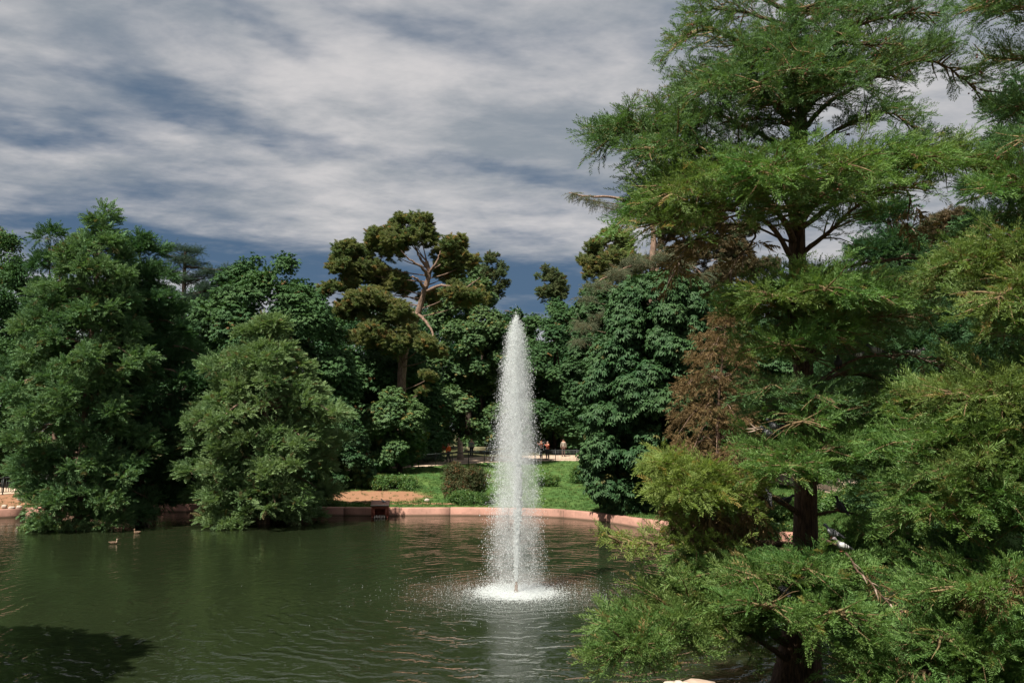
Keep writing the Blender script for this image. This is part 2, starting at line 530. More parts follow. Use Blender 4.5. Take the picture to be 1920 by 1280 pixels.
# ------------------------------------------------------------------ the setting
CX, CY = -2.0, 27.0
shore_pts = [(-21, 51.4), (-12.3, 49.3), (-7.5, 48.9), (0, 48.8), (2.5, 48.1), (4.3, 46.5), (6.2, 43.4), (8.1, 40.4), (11.5, 38.0),
             (15.5, 33.5), (19, 27), (20, 20), (17, 15), (10, 12.6), (2, 11.6), (-8, 11.2), (-18, 11.5), (-28, 14), (-36, 22),
             (-37.5, 32), (-34, 41), (-28.6, 47.6), (-25, 50.4)]
path_pts = [(-30.6, 51, 1.0), (-28, 53.2, 1.1), (-23.7, 57.5, 1.3), (-16.3, 64.5, 1.5), (-7.8, 69.7, 1.75), (-3, 75.5, 1.85), (0, 79, 1.85), (3.4, 80.5, 1.85),
            (6.6, 80.5, 1.85), (11.3, 74, 1.6), (15.4, 62, 1.5), (16.6, 54, 1.45), (17.2, 46, 1.4), (18.0, 39.5, 1.35), (23, 33, 1.3), (26, 24, 1.3),
            (24, 12, 1.4), (14, 6.5, 1.6), (2, 5.0, 1.8), (-10, 4.5, 1.6), (-24, 5, 1.2), (-38, 10, 1.0), (-45, 22, 1.0), (-44, 36, 1.0), (-37, 45, 1.0)]


def polar(pts):
    a = np.array([math.atan2(q[1] - CY, q[0] - CX) for q in pts])
    r = np.array([math.hypot(q[0] - CX, q[1] - CY) for q in pts])
    z = np.array([q[2] if len(q) > 2 else 0.0 for q in pts])
    o = np.argsort(a)
    a, r, z = a[o], r[o], z[o]
    a = np.concatenate([a - 2 * np.pi, a, a + 2 * np.pi])
    return a, np.tile(r, 3), np.tile(z, 3)


NT_ = 720
th = np.linspace(-np.pi, np.pi, NT_, endpoint=False)


def smooth_loop(v, k=5):
    ker = np.hanning(2 * k + 3)[1:-1]; ker /= ker.sum()
    return np.convolve(np.concatenate([v[-k:], v, v[:k]]), ker, 'valid')


a, r, _ = polar(shore_pts); RS = smooth_loop(np.interp(th, a, r), 4)
a, r, z = polar(path_pts); RP = smooth_loop(np.interp(th, a, r), 4); ZP = smooth_loop(np.interp(th, a, z), 6)
DIR = np.stack([np.cos(th), np.sin(th)], 1)


def ring(rad, z):
    q = DIR * np.asarray(rad)[:, None]
    return np.column_stack([q[:, 0] + CX, q[:, 1] + CY, np.broadcast_to(z, NT_)])


def strip(rows, closed=True):
    V = np.vstack(rows); F = []
    n = len(rows)
    j = np.arange(NT_); jn = (j + 1) % NT_
    for i in range(n - 1):
        F.append(np.stack([i * NT_ + j, (i + 1) * NT_ + j, (i + 1) * NT_ + jn, i * NT_ + jn], 1))
    return V, np.vstack(F)


def bumpz(x, y, amp=0.06):
    return amp * (np.sin(x * 0.9 + 1.3 * np.sin(y * 0.5)) + np.sin(y * 1.1 + x * 0.35)) * 0.5


KZ = 0.44
rows = []
for f in np.linspace(0, 1, 14):
    rad = (RS + 0.36) * (1 - f) + (RP - 0.05) * f
    q = ring(rad, 0.0)
    s = f * f * (3 - 2 * f) * 0.35 + f * 0.65
    q[:, 2] = (KZ - 0.03) * (1 - s) + (ZP + 0.0) * s + bumpz(q[:, 0], q[:, 1]) * math.sin(math.pi * f)
    rows.append(q)
V, F = strip(rows)
tag(link('lawn_bank', np_mesh('lawn_bank', V, F[:, ::-1], M['lawn'], True)), kind='structure')
V, F = strip([ring(RP - 0.05, 0) + np.column_stack([np.zeros((NT_, 2)), ZP]), ring(RP + 2.5, 0) + np.column_stack([np.zeros((NT_, 2)), ZP + 0.17]),
              ring(RP + 5.0, 0) + np.column_stack([np.zeros((NT_, 2)), ZP + 0.36])])
tag(link('footpath', np_mesh('footpath', V, F[:, ::-1], M['sand'], True)), kind='structure')
rows = []
for k_, dr in enumerate((5.0, 8.0, 14, 25, 50, 100, 220, 600)):
    q = ring(RP + dr, 0)
    q[:, 2] = ZP + 0.36 + (0 if k_ == 0 else bumpz(q[:, 0], q[:, 1], 0.15)) + min(dr - 5, 40) * 0.012
    if k_ > 0:   # the terrace the photographer stands on
        dcam = np.hypot(q[:, 0], q[:, 1] + 2)
        q[:, 2] = np.where((dcam < 16) & (q[:, 1] < 3), np.maximum(q[:, 2], 3.3 - 0.0 * dcam), q[:, 2])
    rows.append(q)
V, F = strip(rows)
tag(link('ground', np_mesh('ground', V, F[:, ::-1], M['earth'], True)), kind='structure')
# water sheet and bed
c0 = np.array([[CX, CY, 0.0]])
V, F = strip([ring(RS * 0.00002, 0.0), ring(RS * 0.5, 0.0), ring(RS + 0.05, 0.0)])
tag(link('pond_water', np_mesh('pond_water', V, F[:, ::-1], M['water'], True)), kind='structure')
V, F = strip([ring(RS * 0.01, -1.2), ring(RS * 0.8, -1.1), ring(RS + 0.2, -0.5)])
tag(link('pond_bed', np_mesh('pond_bed', V, F[:, ::-1], M['earth'], True)), kind='structure')

# kerb of separate stone blocks all round the pond
kerb = empty('pond_kerb', (0, 0, 0), kind='structure')
S = ring(RS, 0.0)[:, :2]
seg = np.hypot(*(np.roll(S, -1, 0) - S).T)
cum = np.concatenate([[0], np.cumsum(seg)])
L = cum[-1]
nb = int(L / 3.1)
edges = np.arange(nb + 1) * (L / nb) + np.concatenate([[0], rng.uniform(-0.25, 0.25, nb - 1), [0]])
Sx = np.concatenate([S, S[:1]]); N_ = np.concatenate([DIR, DIR[:1]])
for k in range(nb):
    s = np.linspace(edges[k] + 0.02, edges[k + 1] - 0.02, 5)
    P = np.stack([np.interp(s, cum, Sx[:, 0]), np.interp(s, cum, Sx[:, 1])], 1)
    T = np.gradient(P, axis=0); T /= np.linalg.norm(T, axis=1)[:, None]
    N = np.stack([T[:, 1], -T[:, 0]], 1)
    jz = rng.uniform(-0.012, 0.012); jo = rng.uniform(-0.012, 0.012)
    prof = [(-0.0, -0.4), (0.0, KZ - 0.03), (0.03, KZ), (0.42, KZ), (0.45, KZ - 0.03), (0.45, -0.4)]
    Vb = []
    for i in range(5):
        for (o_, zz) in prof:
            Vb.append((P[i, 0] + N[i, 0] * (o_ + jo), P[i, 1] + N[i, 1] * (o_ + jo), zz + (jz if zz > 0 else 0)))
    Fb = []
    for i in range(4):
        for j in range(5):
            a0 = i * 6 + j
            Fb.append((a0, a0 + 1, a0 + 7, a0 + 6))
    Fb += [(0, 5, 4, 1), (1, 4, 3, 2), (24, 25, 28, 29), (25, 26, 27, 28)]
    link('kerb_block', np_mesh('kerb_block', Vb, Fb, M['kerb']), kerb)


V, F = strip([ring(RS + 0.035, -0.4), ring(RS + 0.035, KZ - 0.05), ring(RS + 0.38, KZ - 0.05)])
tag(link('kerb_footing', np_mesh('kerb_footing', V, F[:, ::-1], simple_mat('kerb_mortar', (0.12, 0.085, 0.065), (0.07, 0.05, 0.04), 5, 0.95, 0), False)), kind='structure')


def shore_z(x, y):
    """ground height at a place outside the pond"""
    th_ = math.atan2(y - CY, x - CX); r = math.hypot(x - CX, y - CY)
    rs = np.interp(th_, th, RS); rp = np.interp(th_, th, RP); zp = np.interp(th_, th, ZP)
    if r <= rs: return 0.0
    f = min(1, (r - rs) / max(rp - rs, 0.1))
    s = f * f * (3 - 2 * f) * 0.35 + f * 0.65
    zz = (KZ - 0.03) * (1 - s) + zp * s
    return zz + 0.072 * min(max(r - rp, 0), 5) + min(max(r - rp - 5, 0), 40) * 0.012


# iron railing between lawn and path
def railing(idx, label):
    root = empty('iron_railing', (0, 0, 0), 0, label, 'railing')
    P = ring(RP - 0.12, 0)[idx]; P[:, 2] = ZP[idx]
    s = np.concatenate([[0], np.cumsum(np.linalg.norm(np.diff(P[:, :2], axis=0), axis=1))])
    tot = s[-1]
    f = lambda q: np.stack([np.interp(q, s, P[:, k]) for k in range(3)], -1)
    pl = f(np.arange(0, tot, 0.5))
    for nm, hz, rd in (('top_rail', 0.98, 0.036), ('bottom_rail', 0.14, 0.018)):
        tb = Tubes(); tb.add(pl + [0, 0, hz], rd, 4); tb.build(nm, M['iron'], root, False)
    pm = None
    for q in f(np.arange(0, tot, 2.0)):
        if pm is None:
            qd = Quads(); qd.box((0, 0, 0.52), (0.05, 0.05, 1.04)); qd.box((0, 0, 0.01), (0.12, 0.12, 0.02)); qd.box((0, 0, 1.06), (0.08, 0.08, 0.04))
            po = qd.build('post', M['iron'], root); pm = po.data
        else:
            po = link('post', pm, root)
        po.location = q
    qb = Quads()
    for q in f(np.arange(0.08, tot, 0.125)):
        qb.box((q[0], q[1], q[2] + 0.56), (0.028, 0.028, 0.84))
    tag(qb.build('bars', M['iron'], root), kind='stuff')
    return root


def theta_range(x0, y0, x1, y1):
    t0, t1 = math.atan2(y0 - CY, x0 - CX), math.atan2(y1 - CY, x1 - CX)
    i = np.where((th >= min(t0, t1)) & (th <= max(t0, t1)))[0]
    return i


railing(theta_range(11.3, 74, -23.7, 57.5), 'dark iron railing along the path above the lawn behind the fountain')
railing(theta_range(-24.4, 56.9, -30.9, 50.7), 'short dark iron railing above the bare earth bank at the left edge')
railing(theta_range(19.5, 37, 12.0, 73), 'iron railing on the right bank seen past the dark cypress trunk')

# ------------------------------------------------------------------ leaf sources for instancing (kept out of the scene)
def leaf_quads(specs):
    """each spec: base point, direction, side vector, length, width, droop -> folded kite of 2 quads"""
    V, F, n = [], [], 0
    for (b, d, s, ln, wd, dr) in specs:
        b, d, s = np.array(b, float), np.array(d, float), np.array(s, float)
        d /= np.linalg.norm(d) + 1e-9
        s = s - d * np.dot(s, d); s /= np.linalg.norm(s) + 1e-9
        up = np.cross(s, d)
        mid = b + d * ln * 0.55 + up * dr * 0.0
        tip = b + d * ln + np.array([0, 0, -dr])
        V += [b, mid + s * wd / 2 + up * wd * 0.18, tip, mid - s * wd / 2 + up * wd * 0.18]
        F.append((n, n + 1, n + 2, n + 3)); n += 4
    F = np.array(F)
    T = np.vstack([F[:, [0, 1, 2]], F[:, [0, 2, 3]]])
    return np.array(V), T


def rv(k=1.0):
    v = rng.normal(size=3); return v / np.linalg.norm(v) * k


def src_collection(name, meshes):
    c = bpy.data.collections.new(name)
    for k, me in enumerate(meshes):
        o = bpy.data.objects.new(name + '_source', me)
        c.objects.link(o)
    return c


def cypress_spray(n=24, ln=0.34, fl=0.11, fw=0.014, upb=0.35):
    sp = []
    for i in range(n):
        s = (i + 0.5) / n * ln
        side = 1 if i % 2 else -1
        a = rng.uniform(0.55, 1.05)
        roll = rng.normal() * 0.55 + upb
        d = np.array([math.cos(a), side * math.sin(a) * math.cos(roll), math.sin(a) * abs(math.sin(roll)) + 0.12])
        f = fl * (1.0 - 0.45 * abs(2 * s / ln - 0.8)) * rng.uniform(0.75, 1.15)
        sp.append(((s, 0, 0.015 * math.sin(s * 9)), d, rv(0.6) + np.array([1.0, 0, 0.4]), f, fw * rng.uniform(0.8, 1.3), 0.012))
    return sp


def chestnut_cluster(n=5, R_=0.42, ll=0.24, lw=0.085):
    sp = []
    for i in range(n):
        a = i / n * 2 * math.pi + rng.uniform(-0.4, 0.4)
        rr = R_ * rng.uniform(0.2, 1.0)
        c = np.array([math.cos(a) * rr, math.sin(a) * rr, rng.uniform(-0.14, 0.12)])
        out_ = np.array([math.cos(a), math.sin(a), -0.25])
        nl = 6
        side = np.array([-out_[1], out_[0], 0])
        for k in range(nl):
            b = (k / (nl - 1) - 0.5) * 3.6
            d = out_ * math.cos(b) + side * math.sin(b)
            d[2] = -0.55 + rng.uniform(-0.2, 0.15)
            sp.append((c, d, np.cross(d, [0, 0, 1.0]), ll * (1 - 0.25 * abs(b) / 1.8) * rng.uniform(0.85, 1.15), lw, 0.03))
    return sp


def broad_cluster(n=16, R_=0.35, ll=0.15, lw=0.09):
    sp = []
    for i in range(n):
        c = rv(R_ * rng.uniform(0.2, 1))
        c[2] *= 0.6
        d = c / (np.linalg.norm(c) + 1e-6) + rv(0.6); d[2] -= 0.2
        sp.append((c, d, rv(), ll * rng.uniform(0.7, 1.2), lw, 0.02))
    return sp


def pine_tuft(n=34, ln=0.26, wd=0.020, m=3):
    sp = []
    for k in range(m):
        c = np.array([k * 0.13, rng.uniform(-0.08, 0.08), rng.uniform(-0.04, 0.06)])
        for i in range(n):
            d = rv(); d[2] = abs(d[2]) * 0.9 - 0.15; d[0] += 0.45
            sp.append((c, d, rv(), ln * rng.uniform(0.7, 1.1), wd * 1.6, 0.01))
    return sp


def cedar_spray(n=60, ln=0.7):
    sp = []
    for i in range(n):
        s = rng.uniform(0, 1)
        yy = rng.normal() * 0.13 * (1.1 - s)
        d = np.array([rng.normal() * 0.5 + 0.2, rng.normal() * 0.6, rng.uniform(0.2, 1.0)])
        sp.append(((s * ln, yy, -0.12 * s * s), d, rv(), 0.075 * rng.uniform(0.7, 1.3), 0.020, 0.0))
    return sp


def twig_spray(n=26, ln=0.5):
    sp = []
    for i in range(n):
        s = i / n
        a = rng.uniform(0.3, 1.1); side = 1 if i % 2 else -1
        d = np.array([math.cos(a), side * math.sin(a), rng.normal() * 0.35 - 0.25])
        sp.append(((s * ln, 0, -0.05 * s), d, rv(), 0.24 * (1.1 - s) * rng.uniform(0.6, 1.3), 0.011, 0.05))
    return sp


def grass_tuft(n=12):
    return [((rng.normal() * 0.06, rng.normal() * 0.06, 0), (rng.normal() * 0.4, rng.normal() * 0.4, 1), rv(), rng.uniform(0.06, 0.14), 0.018, 0.0) for i in range(n)]


def make_src(name, fn, mat, nvar=4, *a, **k):
    ms = []
    for i in range(nvar):
        V, T = leaf_quads(fn(*a, **k))
        ms.append(np_mesh(name, V, T, mat))
    return src_collection(name, ms)


SRC = {}
def src(kind, mat):
    key = (kind, mat)
    if key not in SRC:
        fn, kw = {'near': (cypress_spray, dict(n=26, fw=0.012)),
                  'far': (cypress_spray, dict(n=34, ln=0.46, fl=0.16, fw=0.030, upb=0.3)),
                  'chestnut': (chestnut_cluster, {}),
                  'bigchestnut': (chestnut_cluster, dict(n=4, R_=0.38, ll=0.30, lw=0.10)),
                  'broad': (broad_cluster, {}),
                  'small': (broad_cluster, dict(n=14, R_=0.16, ll=0.085, lw=0.045)),
                  'pine': (pine_tuft, {}),
                  'cedar': (cedar_spray, {}),
                  'twig': (twig_spray, {}),
                  'neartwig': (twig_spray, dict(n=14, ln=0.34)),
                  'grass': (grass_tuft, {})}[kind]
        SRC[key] = make_src(kind + '_' + mat, fn, M[mat], 4, **kw)
    return SRC[key]


GROUPS = {}
def gn_group(coll):
    if coll.name in GROUPS: return GROUPS[coll.name]
    g = bpy.data.node_groups.new('scatter_' + coll.name, 'GeometryNodeTree')
    g.interface.new_socket('Geometry', in_out='INPUT', socket_type='NodeSocketGeometry')
    g.interface.new_socket('Geometry', in_out='OUTPUT', socket_type='NodeSocketGeometry')
    n = g.nodes; l = g.links
    gi = n.new('NodeGroupInput'); go = n.new('NodeGroupOutput')
    ci = n.new('GeometryNodeCollectionInfo'); ci.inputs['Collection'].default_value = coll
    ci.inputs['Separate Children'].default_value = True
    ci.inputs['Reset Children'].default_value = True
    ip = n.new('GeometryNodeInstanceOnPoints')
    ip.inputs['Pick Instance'].default_value = True
    ar = n.new('GeometryNodeInputNamedAttribute'); ar.data_type = 'FLOAT_VECTOR'; ar.inputs['Name'].default_value = 'rot'
    er = n.new('FunctionNodeEulerToRotation')
    asc = n.new('GeometryNodeInputNamedAttribute'); asc.data_type = 'FLOAT'; asc.inputs['Name'].default_value = 'scl'
    l.new(gi.outputs[0], ip.inputs['Points'])
    l.new(ci.outputs[0], ip.inputs['Instance'])
    l.new(ar.outputs['Attribute'], er.inputs[0]); l.new(er.outputs[0], ip.inputs['Rotation'])
    l.new(asc.outputs['Attribute'], ip.inputs['Scale'])
    l.new(ip.outputs[0], go.inputs[0])
    GROUPS[coll.name] = g
    return g


def scatter(name, P, D, U, S_, coll, parent=None, kind=None):
    """P positions, D local x direction, U local up hint, S_ scale"""
    P = np.asarray(P, float); D = np.asarray(D, float); U = np.asarray(U, float)
    D = D / (np.linalg.norm(D, axis=1)[:, None] + 1e-9)
    Z = U - D * np.sum(U * D, 1)[:, None]
    Z = Z / (np.linalg.norm(Z, axis=1)[:, None] + 1e-9)
    Yv = np.cross(Z, D)
    E = np.stack([np.arctan2(Yv[:, 2], Z[:, 2]), np.arcsin(np.clip(-D[:, 2], -1, 1)), np.arctan2(D[:, 1], D[:, 0])], 1)
    me = bpy.data.meshes.new(name)
    me.vertices.add(len(P)); me.vertices.foreach_set('co', P.astype(np.float32).ravel())
    at_ = me.attributes.new('rot', 'FLOAT_VECTOR', 'POINT'); at_.data.foreach_set('vector', E.astype(np.float32).ravel())
    as_ = me.attributes.new('scl', 'FLOAT', 'POINT'); as_.data.foreach_set('value', np.broadcast_to(S_, len(P)).astype(np.float32))
    o = link(name, me, parent)
    md = o.modifiers.new('leaves', 'NODES'); md.node_group = gn_group(coll)
    if kind: o['kind'] = kind
    return o


def unit(v):
    return v / (np.linalg.norm(v, axis=-1, keepdims=True) + 1e-9)


# ------------------------------------------------------------------ trees
def profile_fn(prof, Y, base_z):
    """prof: (py, xleft, xright) pixel rows of the silhouette at distance Y -> function z -> (cx, radius)"""
    zs, cxs, rs = [], [], []
    for (py, xl, xr) in prof:
        a = at(xl, py, Y); b = at(xr, py, Y)
        zs.append(a.z); cxs.append((a.x + b.x) / 2); rs.append((b.x - a.x) / 2)
    o = np.argsort(zs)
    zs, cxs, rs = np.array(zs)[o], np.array(cxs)[o], np.array(rs)[o]
    return zs, cxs, rs


def trunk_mesh(root, pts, r0, r1, mat, flare=1.5, sides=12, name='trunk'):
    P = cr(pts, 26)
    f = np.linspace(0, 1, 26)
    r = r0 * (1 - f) + r1 * f
    r *= 1 + (flare - 1) * np.exp(-f * 14)
    tb = Tubes(); tb.add(P, r, sides, 0.05)
    return tb.build(name, mat, root)


def lobed_tree(name, label, prof, Y, leafkind, leafmat, n_lobes, n_leaves, lobe=(0.22, 0.36), trunk_w=0.35, cat='tree', group=None,
               squash=0.8, droop=0.35, scale=1.0, bark='bark_dark', front_bias=0.0, show_trunk=True, base=None, depth=1.0, crown_name='crown', inner=0.15):
    zs, cxs, rs = profile_fn(prof, Y, 0)
    tx = base if base is not None else float(np.interp(zs[0], zs, cxs))
    gz = shore_z(tx, Y)
    root = empty(name, (tx, Y, gz), 0, label, cat, group)
    org = np.array([tx, Y, gz])
    if show_trunk:
        top = zs[0] + (zs[-1] - zs[0]) * 0.75
        mid = (gz + top) / 2
        cxm = float(np.interp(top, zs, cxs))
        pts = [(0, 0, -0.3), (0.1, 0, mid - gz), (cxm - tx, 0, top - gz)]
        trunk_mesh(root, pts, trunk_w, trunk_w * 0.25, M[bark])
    # lobes
    w_ = np.maximum(rs, rs.max() * 0.55)
    n_lobes = int(n_lobes * 1.3)
    zt = rng.uniform(0, 1, n_lobes)
    cdf = np.concatenate([[0], np.cumsum(np.diff(zs) * (w_[1:] + w_[:-1]) / 2)]); cdf /= cdf[-1]
    z = np.interp((np.arange(n_lobes) + zt) / n_lobes, cdf, zs)
    cx = np.interp(z, zs, cxs); rr = np.maximum(np.interp(z, zs, rs), rs.max() * 0.25)
    th_ = rng.uniform(0, 2 * np.pi, n_lobes)
    if front_bias > 0:
        k = rng.uniform(size=n_lobes) < front_bias
        th_[k] = rng.uniform(np.pi * 0.95, np.pi * 2.05, k.sum())
    lr = np.maximum(rr.max() * rng.uniform(*lobe, n_lobes), 0.35) * np.clip(rr / rr.max() + 0.25, 0.4, 1)
    rad = np.clip(rr * 1.06 - lr * 0.75, 0, None) * np.sqrt(rng.uniform(0.55, 1, n_lobes))
    sd_ = rng.uniform(size=n_lobes) < 0.25
    th_[sd_] = rng.choice([0.0, np.pi], sd_.sum()) + rng.normal(size=sd_.sum()) * 0.35
    co_ = rng.uniform(size=n_lobes) < 0.22
    rad[co_] *= rng.uniform(0, 0.6, co_.sum())
    C = np.stack([cx + np.cos(th_) * rad, Y + np.sin(th_) * rad * depth, z], 1)
    n_leaves = int(n_leaves * 1.95)
    per = (lr ** 2); per = np.maximum((n_leaves * per / per.sum()).astype(int), 4)
    idx = np.repeat(np.arange(n_lobes), per)
    d = unit(rng.normal(size=(len(idx), 3)))
    outw = np.stack([np.cos(th_), np.sin(th_), np.full(n_lobes, 0.55)], 1)[idx]
    d = unit(d + outw * 0.55)
    rj = rng.uniform(0.72, 1.08, len(idx))
    ins = rng.uniform(size=len(idx)) < inner
    rj[ins] *= rng.uniform(0.1, 0.8, ins.sum())
    P = C[idx] + d * (lr[idx] * rj)[:, None] * np.array([1, 1, squash]) + np.array([0, 0, 0.15])
    zmin = np.maximum(gz + 0.15, 0.15)
    keep = P[:, 2] > zmin
    P, d, idx = P[keep], d[keep], idx[keep]
    n = len(P)
    D = unit(d * np.array([1, 1, 0.5]) + np.array([0, 0, -droop]) + rng.normal(size=(n, 3)) * 0.35)
    U = unit(d * 0.7 + np.array([0, 0, 0.9]) + rng.normal(size=(n, 3)) * 0.25)
    o = scatter(crown_name, P - org, D, U, scale * rng.uniform(0.75, 1.25, n), src(leafkind, leafmat), root, 'stuff')
    return root


def boughed_tree(name, label, prof, Y, leafkind, leafmat, n_boughs, per, trunk, trunk_w, bark='bark_far', scale=1.0, cat='tree', group=None,
                 slope=0.15, thick=0.35, tip_droop=0.25, upright=0.6, tuft=0.5, limb_mat='bark_far', spread=0.32, droop_leaf=0.0, limb_r=1.0):
    """conifer with boughs going out from the trunk, each with flat foliage plates"""
    zs, cxs, rs = profile_fn(prof, Y, 0)
    tp = np.array([tuple(at(px, py, Y)) for (px, py) in trunk])
    tp[0, 2] = min(tp[0, 2], shore_z(tp[0, 0], Y)) - 0.25
    org = np.array([tp[0, 0], Y, max(tp[0, 2] + 0.25, 0)])
    root = empty(name, tuple(org), 0, label, cat, group)
    T = cr(tp, 30)
    trunk_mesh(root, [q - org for q in tp], trunk_w, trunk_w * 0.15, M[bark], 1.6)
    tb = Tubes()
    PP, DD, UU, SS = [], [], [], []
    zt = np.linspace(zs[0], zs[-1], n_boughs) + rng.uniform(-0.15, 0.15, n_boughs)
    zt = zt + 0.30 * np.sin((zt - zs[0]) * 2 * np.pi / 1.35)
    g_ang = rng.uniform(0, 6.28)
    for k, z in enumerate(zt):
        g_ang += 2.4 + rng.uniform(-0.5, 0.5)
        i = np.argmin(abs(T[:, 2] - z)); bx = T[i, 0]
        cxz, rz_ = np.interp(z, zs, cxs), np.interp(z, zs, rs)
        ca, sa = math.cos(g_ang), math.sin(g_ang)
        reach = max((cxz + rz_ - bx) if ca > 0 else (bx - cxz + rz_), 0.25)
        Lb = (reach * abs(ca) ** 0.8 + rz_ * (1 - abs(ca) ** 0.8)) * rng.uniform(0.5, 1.15)
        Lb = max(Lb, 0.3)
        z0 = z - slope * Lb
        t0 = np.array([bx, Y, z0])
        tipd = np.array([ca, sa, 0])
        pts = [t0, t0 + tipd * Lb * 0.5 + [0, 0, Lb * slope * 0.9], t0 + tipd * Lb + [0, 0, Lb * (slope - tip_droop)]]
        cu = cr(pts, 8)
        tb.add(cu - org, np.linspace(0.022 * Lb + 0.02, 0.012, 8) * limb_r, 5)
        side = np.array([-sa, ca, 0])
        ntf = max(2, int(2.3 * Lb / 1.0 + 1))
        nper = max(8, int(per * 0.15))
        for q_ in range(ntf):
            s = 1 - rng.uniform(0, 1) ** 1.2 * 0.78
            if q_ == 0: s = 1.0
            c = np.array([np.interp(s * 7, np.arange(8), cu[:, e]) for e in range(3)])
            lat = rng.normal() * spread * Lb * (1.2 - s * 0.75)
            c = c + side * lat + np.array([0, 0, -0.12 * abs(lat) + rng.normal() * 0.12])
            tr = tuft * rng.uniform(0.65, 1.35)
            d = unit(rng.normal(size=(nper, 3)) + tipd * 0.45 + np.array([0, 0, 0.35]))
            P = c + d * tr * rng.uniform(0.15, 1.0, nper)[:, None] * np.array([1.0, 1.0, 0.62])
            D = unit(d * np.array([1, 1, 0.6]) + tipd * 0.35 + rng.normal(size=(nper, 3)) * 0.3 + np.array([0, 0, upright - 0.5 - droop_leaf]))
            PP.append(P); DD.append(D); UU.append(unit(np.array([0, 0, 1.0]) + rng.normal(size=(nper, 3)) * 0.5)); SS.append(rng.uniform(0.7, 1.3, nper))
    tag(tb.build('limbs', M[limb_mat], root), kind='stuff')
    P = np.vstack(PP); D = np.vstack(DD); U = np.vstack(UU); S_ = np.concatenate(SS)
    keep = P[:, 2] > 0.05
    scatter('crown', P[keep] - org, D[keep], U[keep], S_[keep] * scale, src(leafkind, leafmat), root, 'stuff')
    return root


def clump_tree(name, label, Y, trunk, trunk_r, limbs, clumps, leafkind, leafmat, n_per, bark='bark_pine', cat='pine tree', group=None, flat=0.55, scale=1.0, ydepth=1.0, droop=0.0, up=0.35, grow=1.0):
    """pine or cedar: surveyed trunk, limbs and foliage clumps (px, py, radius px, dY)"""
    tp = [np.array(at(px, py, Y + dy)) for (px, py, dy) in trunk]
    gz = shore_z(tp[0][0], Y)
    bx = tp[0][0]
    tp = [np.array([bx, Y, gz - 0.3])] + tp
    org = np.array([bx, Y, gz])
    root = empty(name, tuple(org), 0, label, cat, group)
    P = cr(tp, 40); f = np.linspace(0, 1, 40)
    r = trunk_r * (1 - 0.65 * f)
    tb = Tubes(); tb.add(P - org, r, 10, 0.06); tb.build('trunk', M[bark], root)
    tb = Tubes()
    for lm in limbs:
        q = [np.array(at(px, py, Y + dy)) for (px, py, dy) in lm]
        c = cr(q, 14) + rng.normal(size=(14, 3)) * 0.04
        tb.add(c - org, np.linspace(trunk_r * 0.38, 0.03, 14), 6, 0.08)
    PP, DD, UU = [], [], []
    for (px, py, rp, dy) in clumps:
        c = np.array(at(px, py, Y + dy)); rad = rp / 1600 * (Y + dy) * grow
        near_i = np.argmin(np.linalg.norm(P - c, axis=1) + np.abs(P[:, 2] - c[2] + rad))
        tb.add(cr([P[near_i] - org, (P[near_i] + c) / 2 - org + [0, 0, -0.2 * rad], c - org + [0, 0, -0.2 * rad]], 8), np.linspace(0.06, 0.02, 8), 5, 0.1)
        nsub = max(4, int(11 * rad / 1.5))
        for _ in range(nsub):
            o_ = unit(rng.normal(size=3)) * rad * rng.uniform(0.25, 0.95); o_[2] *= flat * 1.1
            sc = c + o_ * np.array([1, ydepth, 1]); sr = rad * rng.uniform(0.26, 0.5)
            n = int(n_per * (sr / 0.6) ** 2) + 10
            d = unit(rng.normal(size=(n, 3)) + np.array([0, 0, 0.35]))
            PP.append(sc + d * sr * rng.uniform(0.5, 1.05, n)[:, None] * np.array([1, 1, flat + 0.2]))
            DD.append(unit(d * np.array([1, 1, 0.4]) + np.array([0, 0, up - droop]) + rng.normal(size=(n, 3)) * 0.3)); UU.append(unit(np.array([0, 0, 1.0]) + rng.normal(size=(n, 3)) * 0.3))
    tag(tb.build('limbs', M[bark], root), kind='stuff')
    scatter('crown', np.vstack(PP) - org, np.vstack(DD), np.vstack(UU), scale * rng.uniform(0.75, 1.2, sum(map(len, PP))), src(leafkind, leafmat), root, 'stuff')
    return root


# --- far wood behind everything
wood_words = ['at the far left behind the cut-off tree', 'behind the round-topped cypress leader', 'behind the tall left cypress', 'behind the dark cedar', 'behind the domed chestnut', 'left of the umbrella pine trunk',
              'just right of the umbrella pine trunk', 'left of the fountain tip', 'right of the fountain tip', 'below the dense olive pine', 'behind the large hanging chestnut', 'behind the brown dead cypress',
              'behind the trunk of the near cypress', 'behind the fine dark middle cypress', 'behind the boughs at the right edge', 'at the far right end of the back row']
wood = [(-60, 520, 95, 190), (110, 530, 100, 170), (260, 560, 96, 160), (400, 540, 98, 170), (560, 560, 92, 160), (690, 565, 100, 160), (820, 575, 104, 160),
        (925, 600, 108, 110), (1010, 618, 112, 110), (1100, 600, 104, 140), (1220, 570, 98, 160), (1360, 560, 92, 170), (1500, 540, 88, 180), (1660, 540, 84, 190),
        (1830, 530, 80, 200), (1980, 520, 76, 200)]
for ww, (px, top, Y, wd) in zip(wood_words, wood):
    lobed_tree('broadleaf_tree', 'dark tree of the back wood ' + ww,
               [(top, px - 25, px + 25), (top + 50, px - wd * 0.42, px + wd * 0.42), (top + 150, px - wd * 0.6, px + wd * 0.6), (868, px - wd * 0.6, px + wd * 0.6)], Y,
               'broad', 'leaf_wood', 44, 2200, (0.28, 0.42), 0.3, scale=1.9, group='trees of the wood at the back', front_bias=0.7)

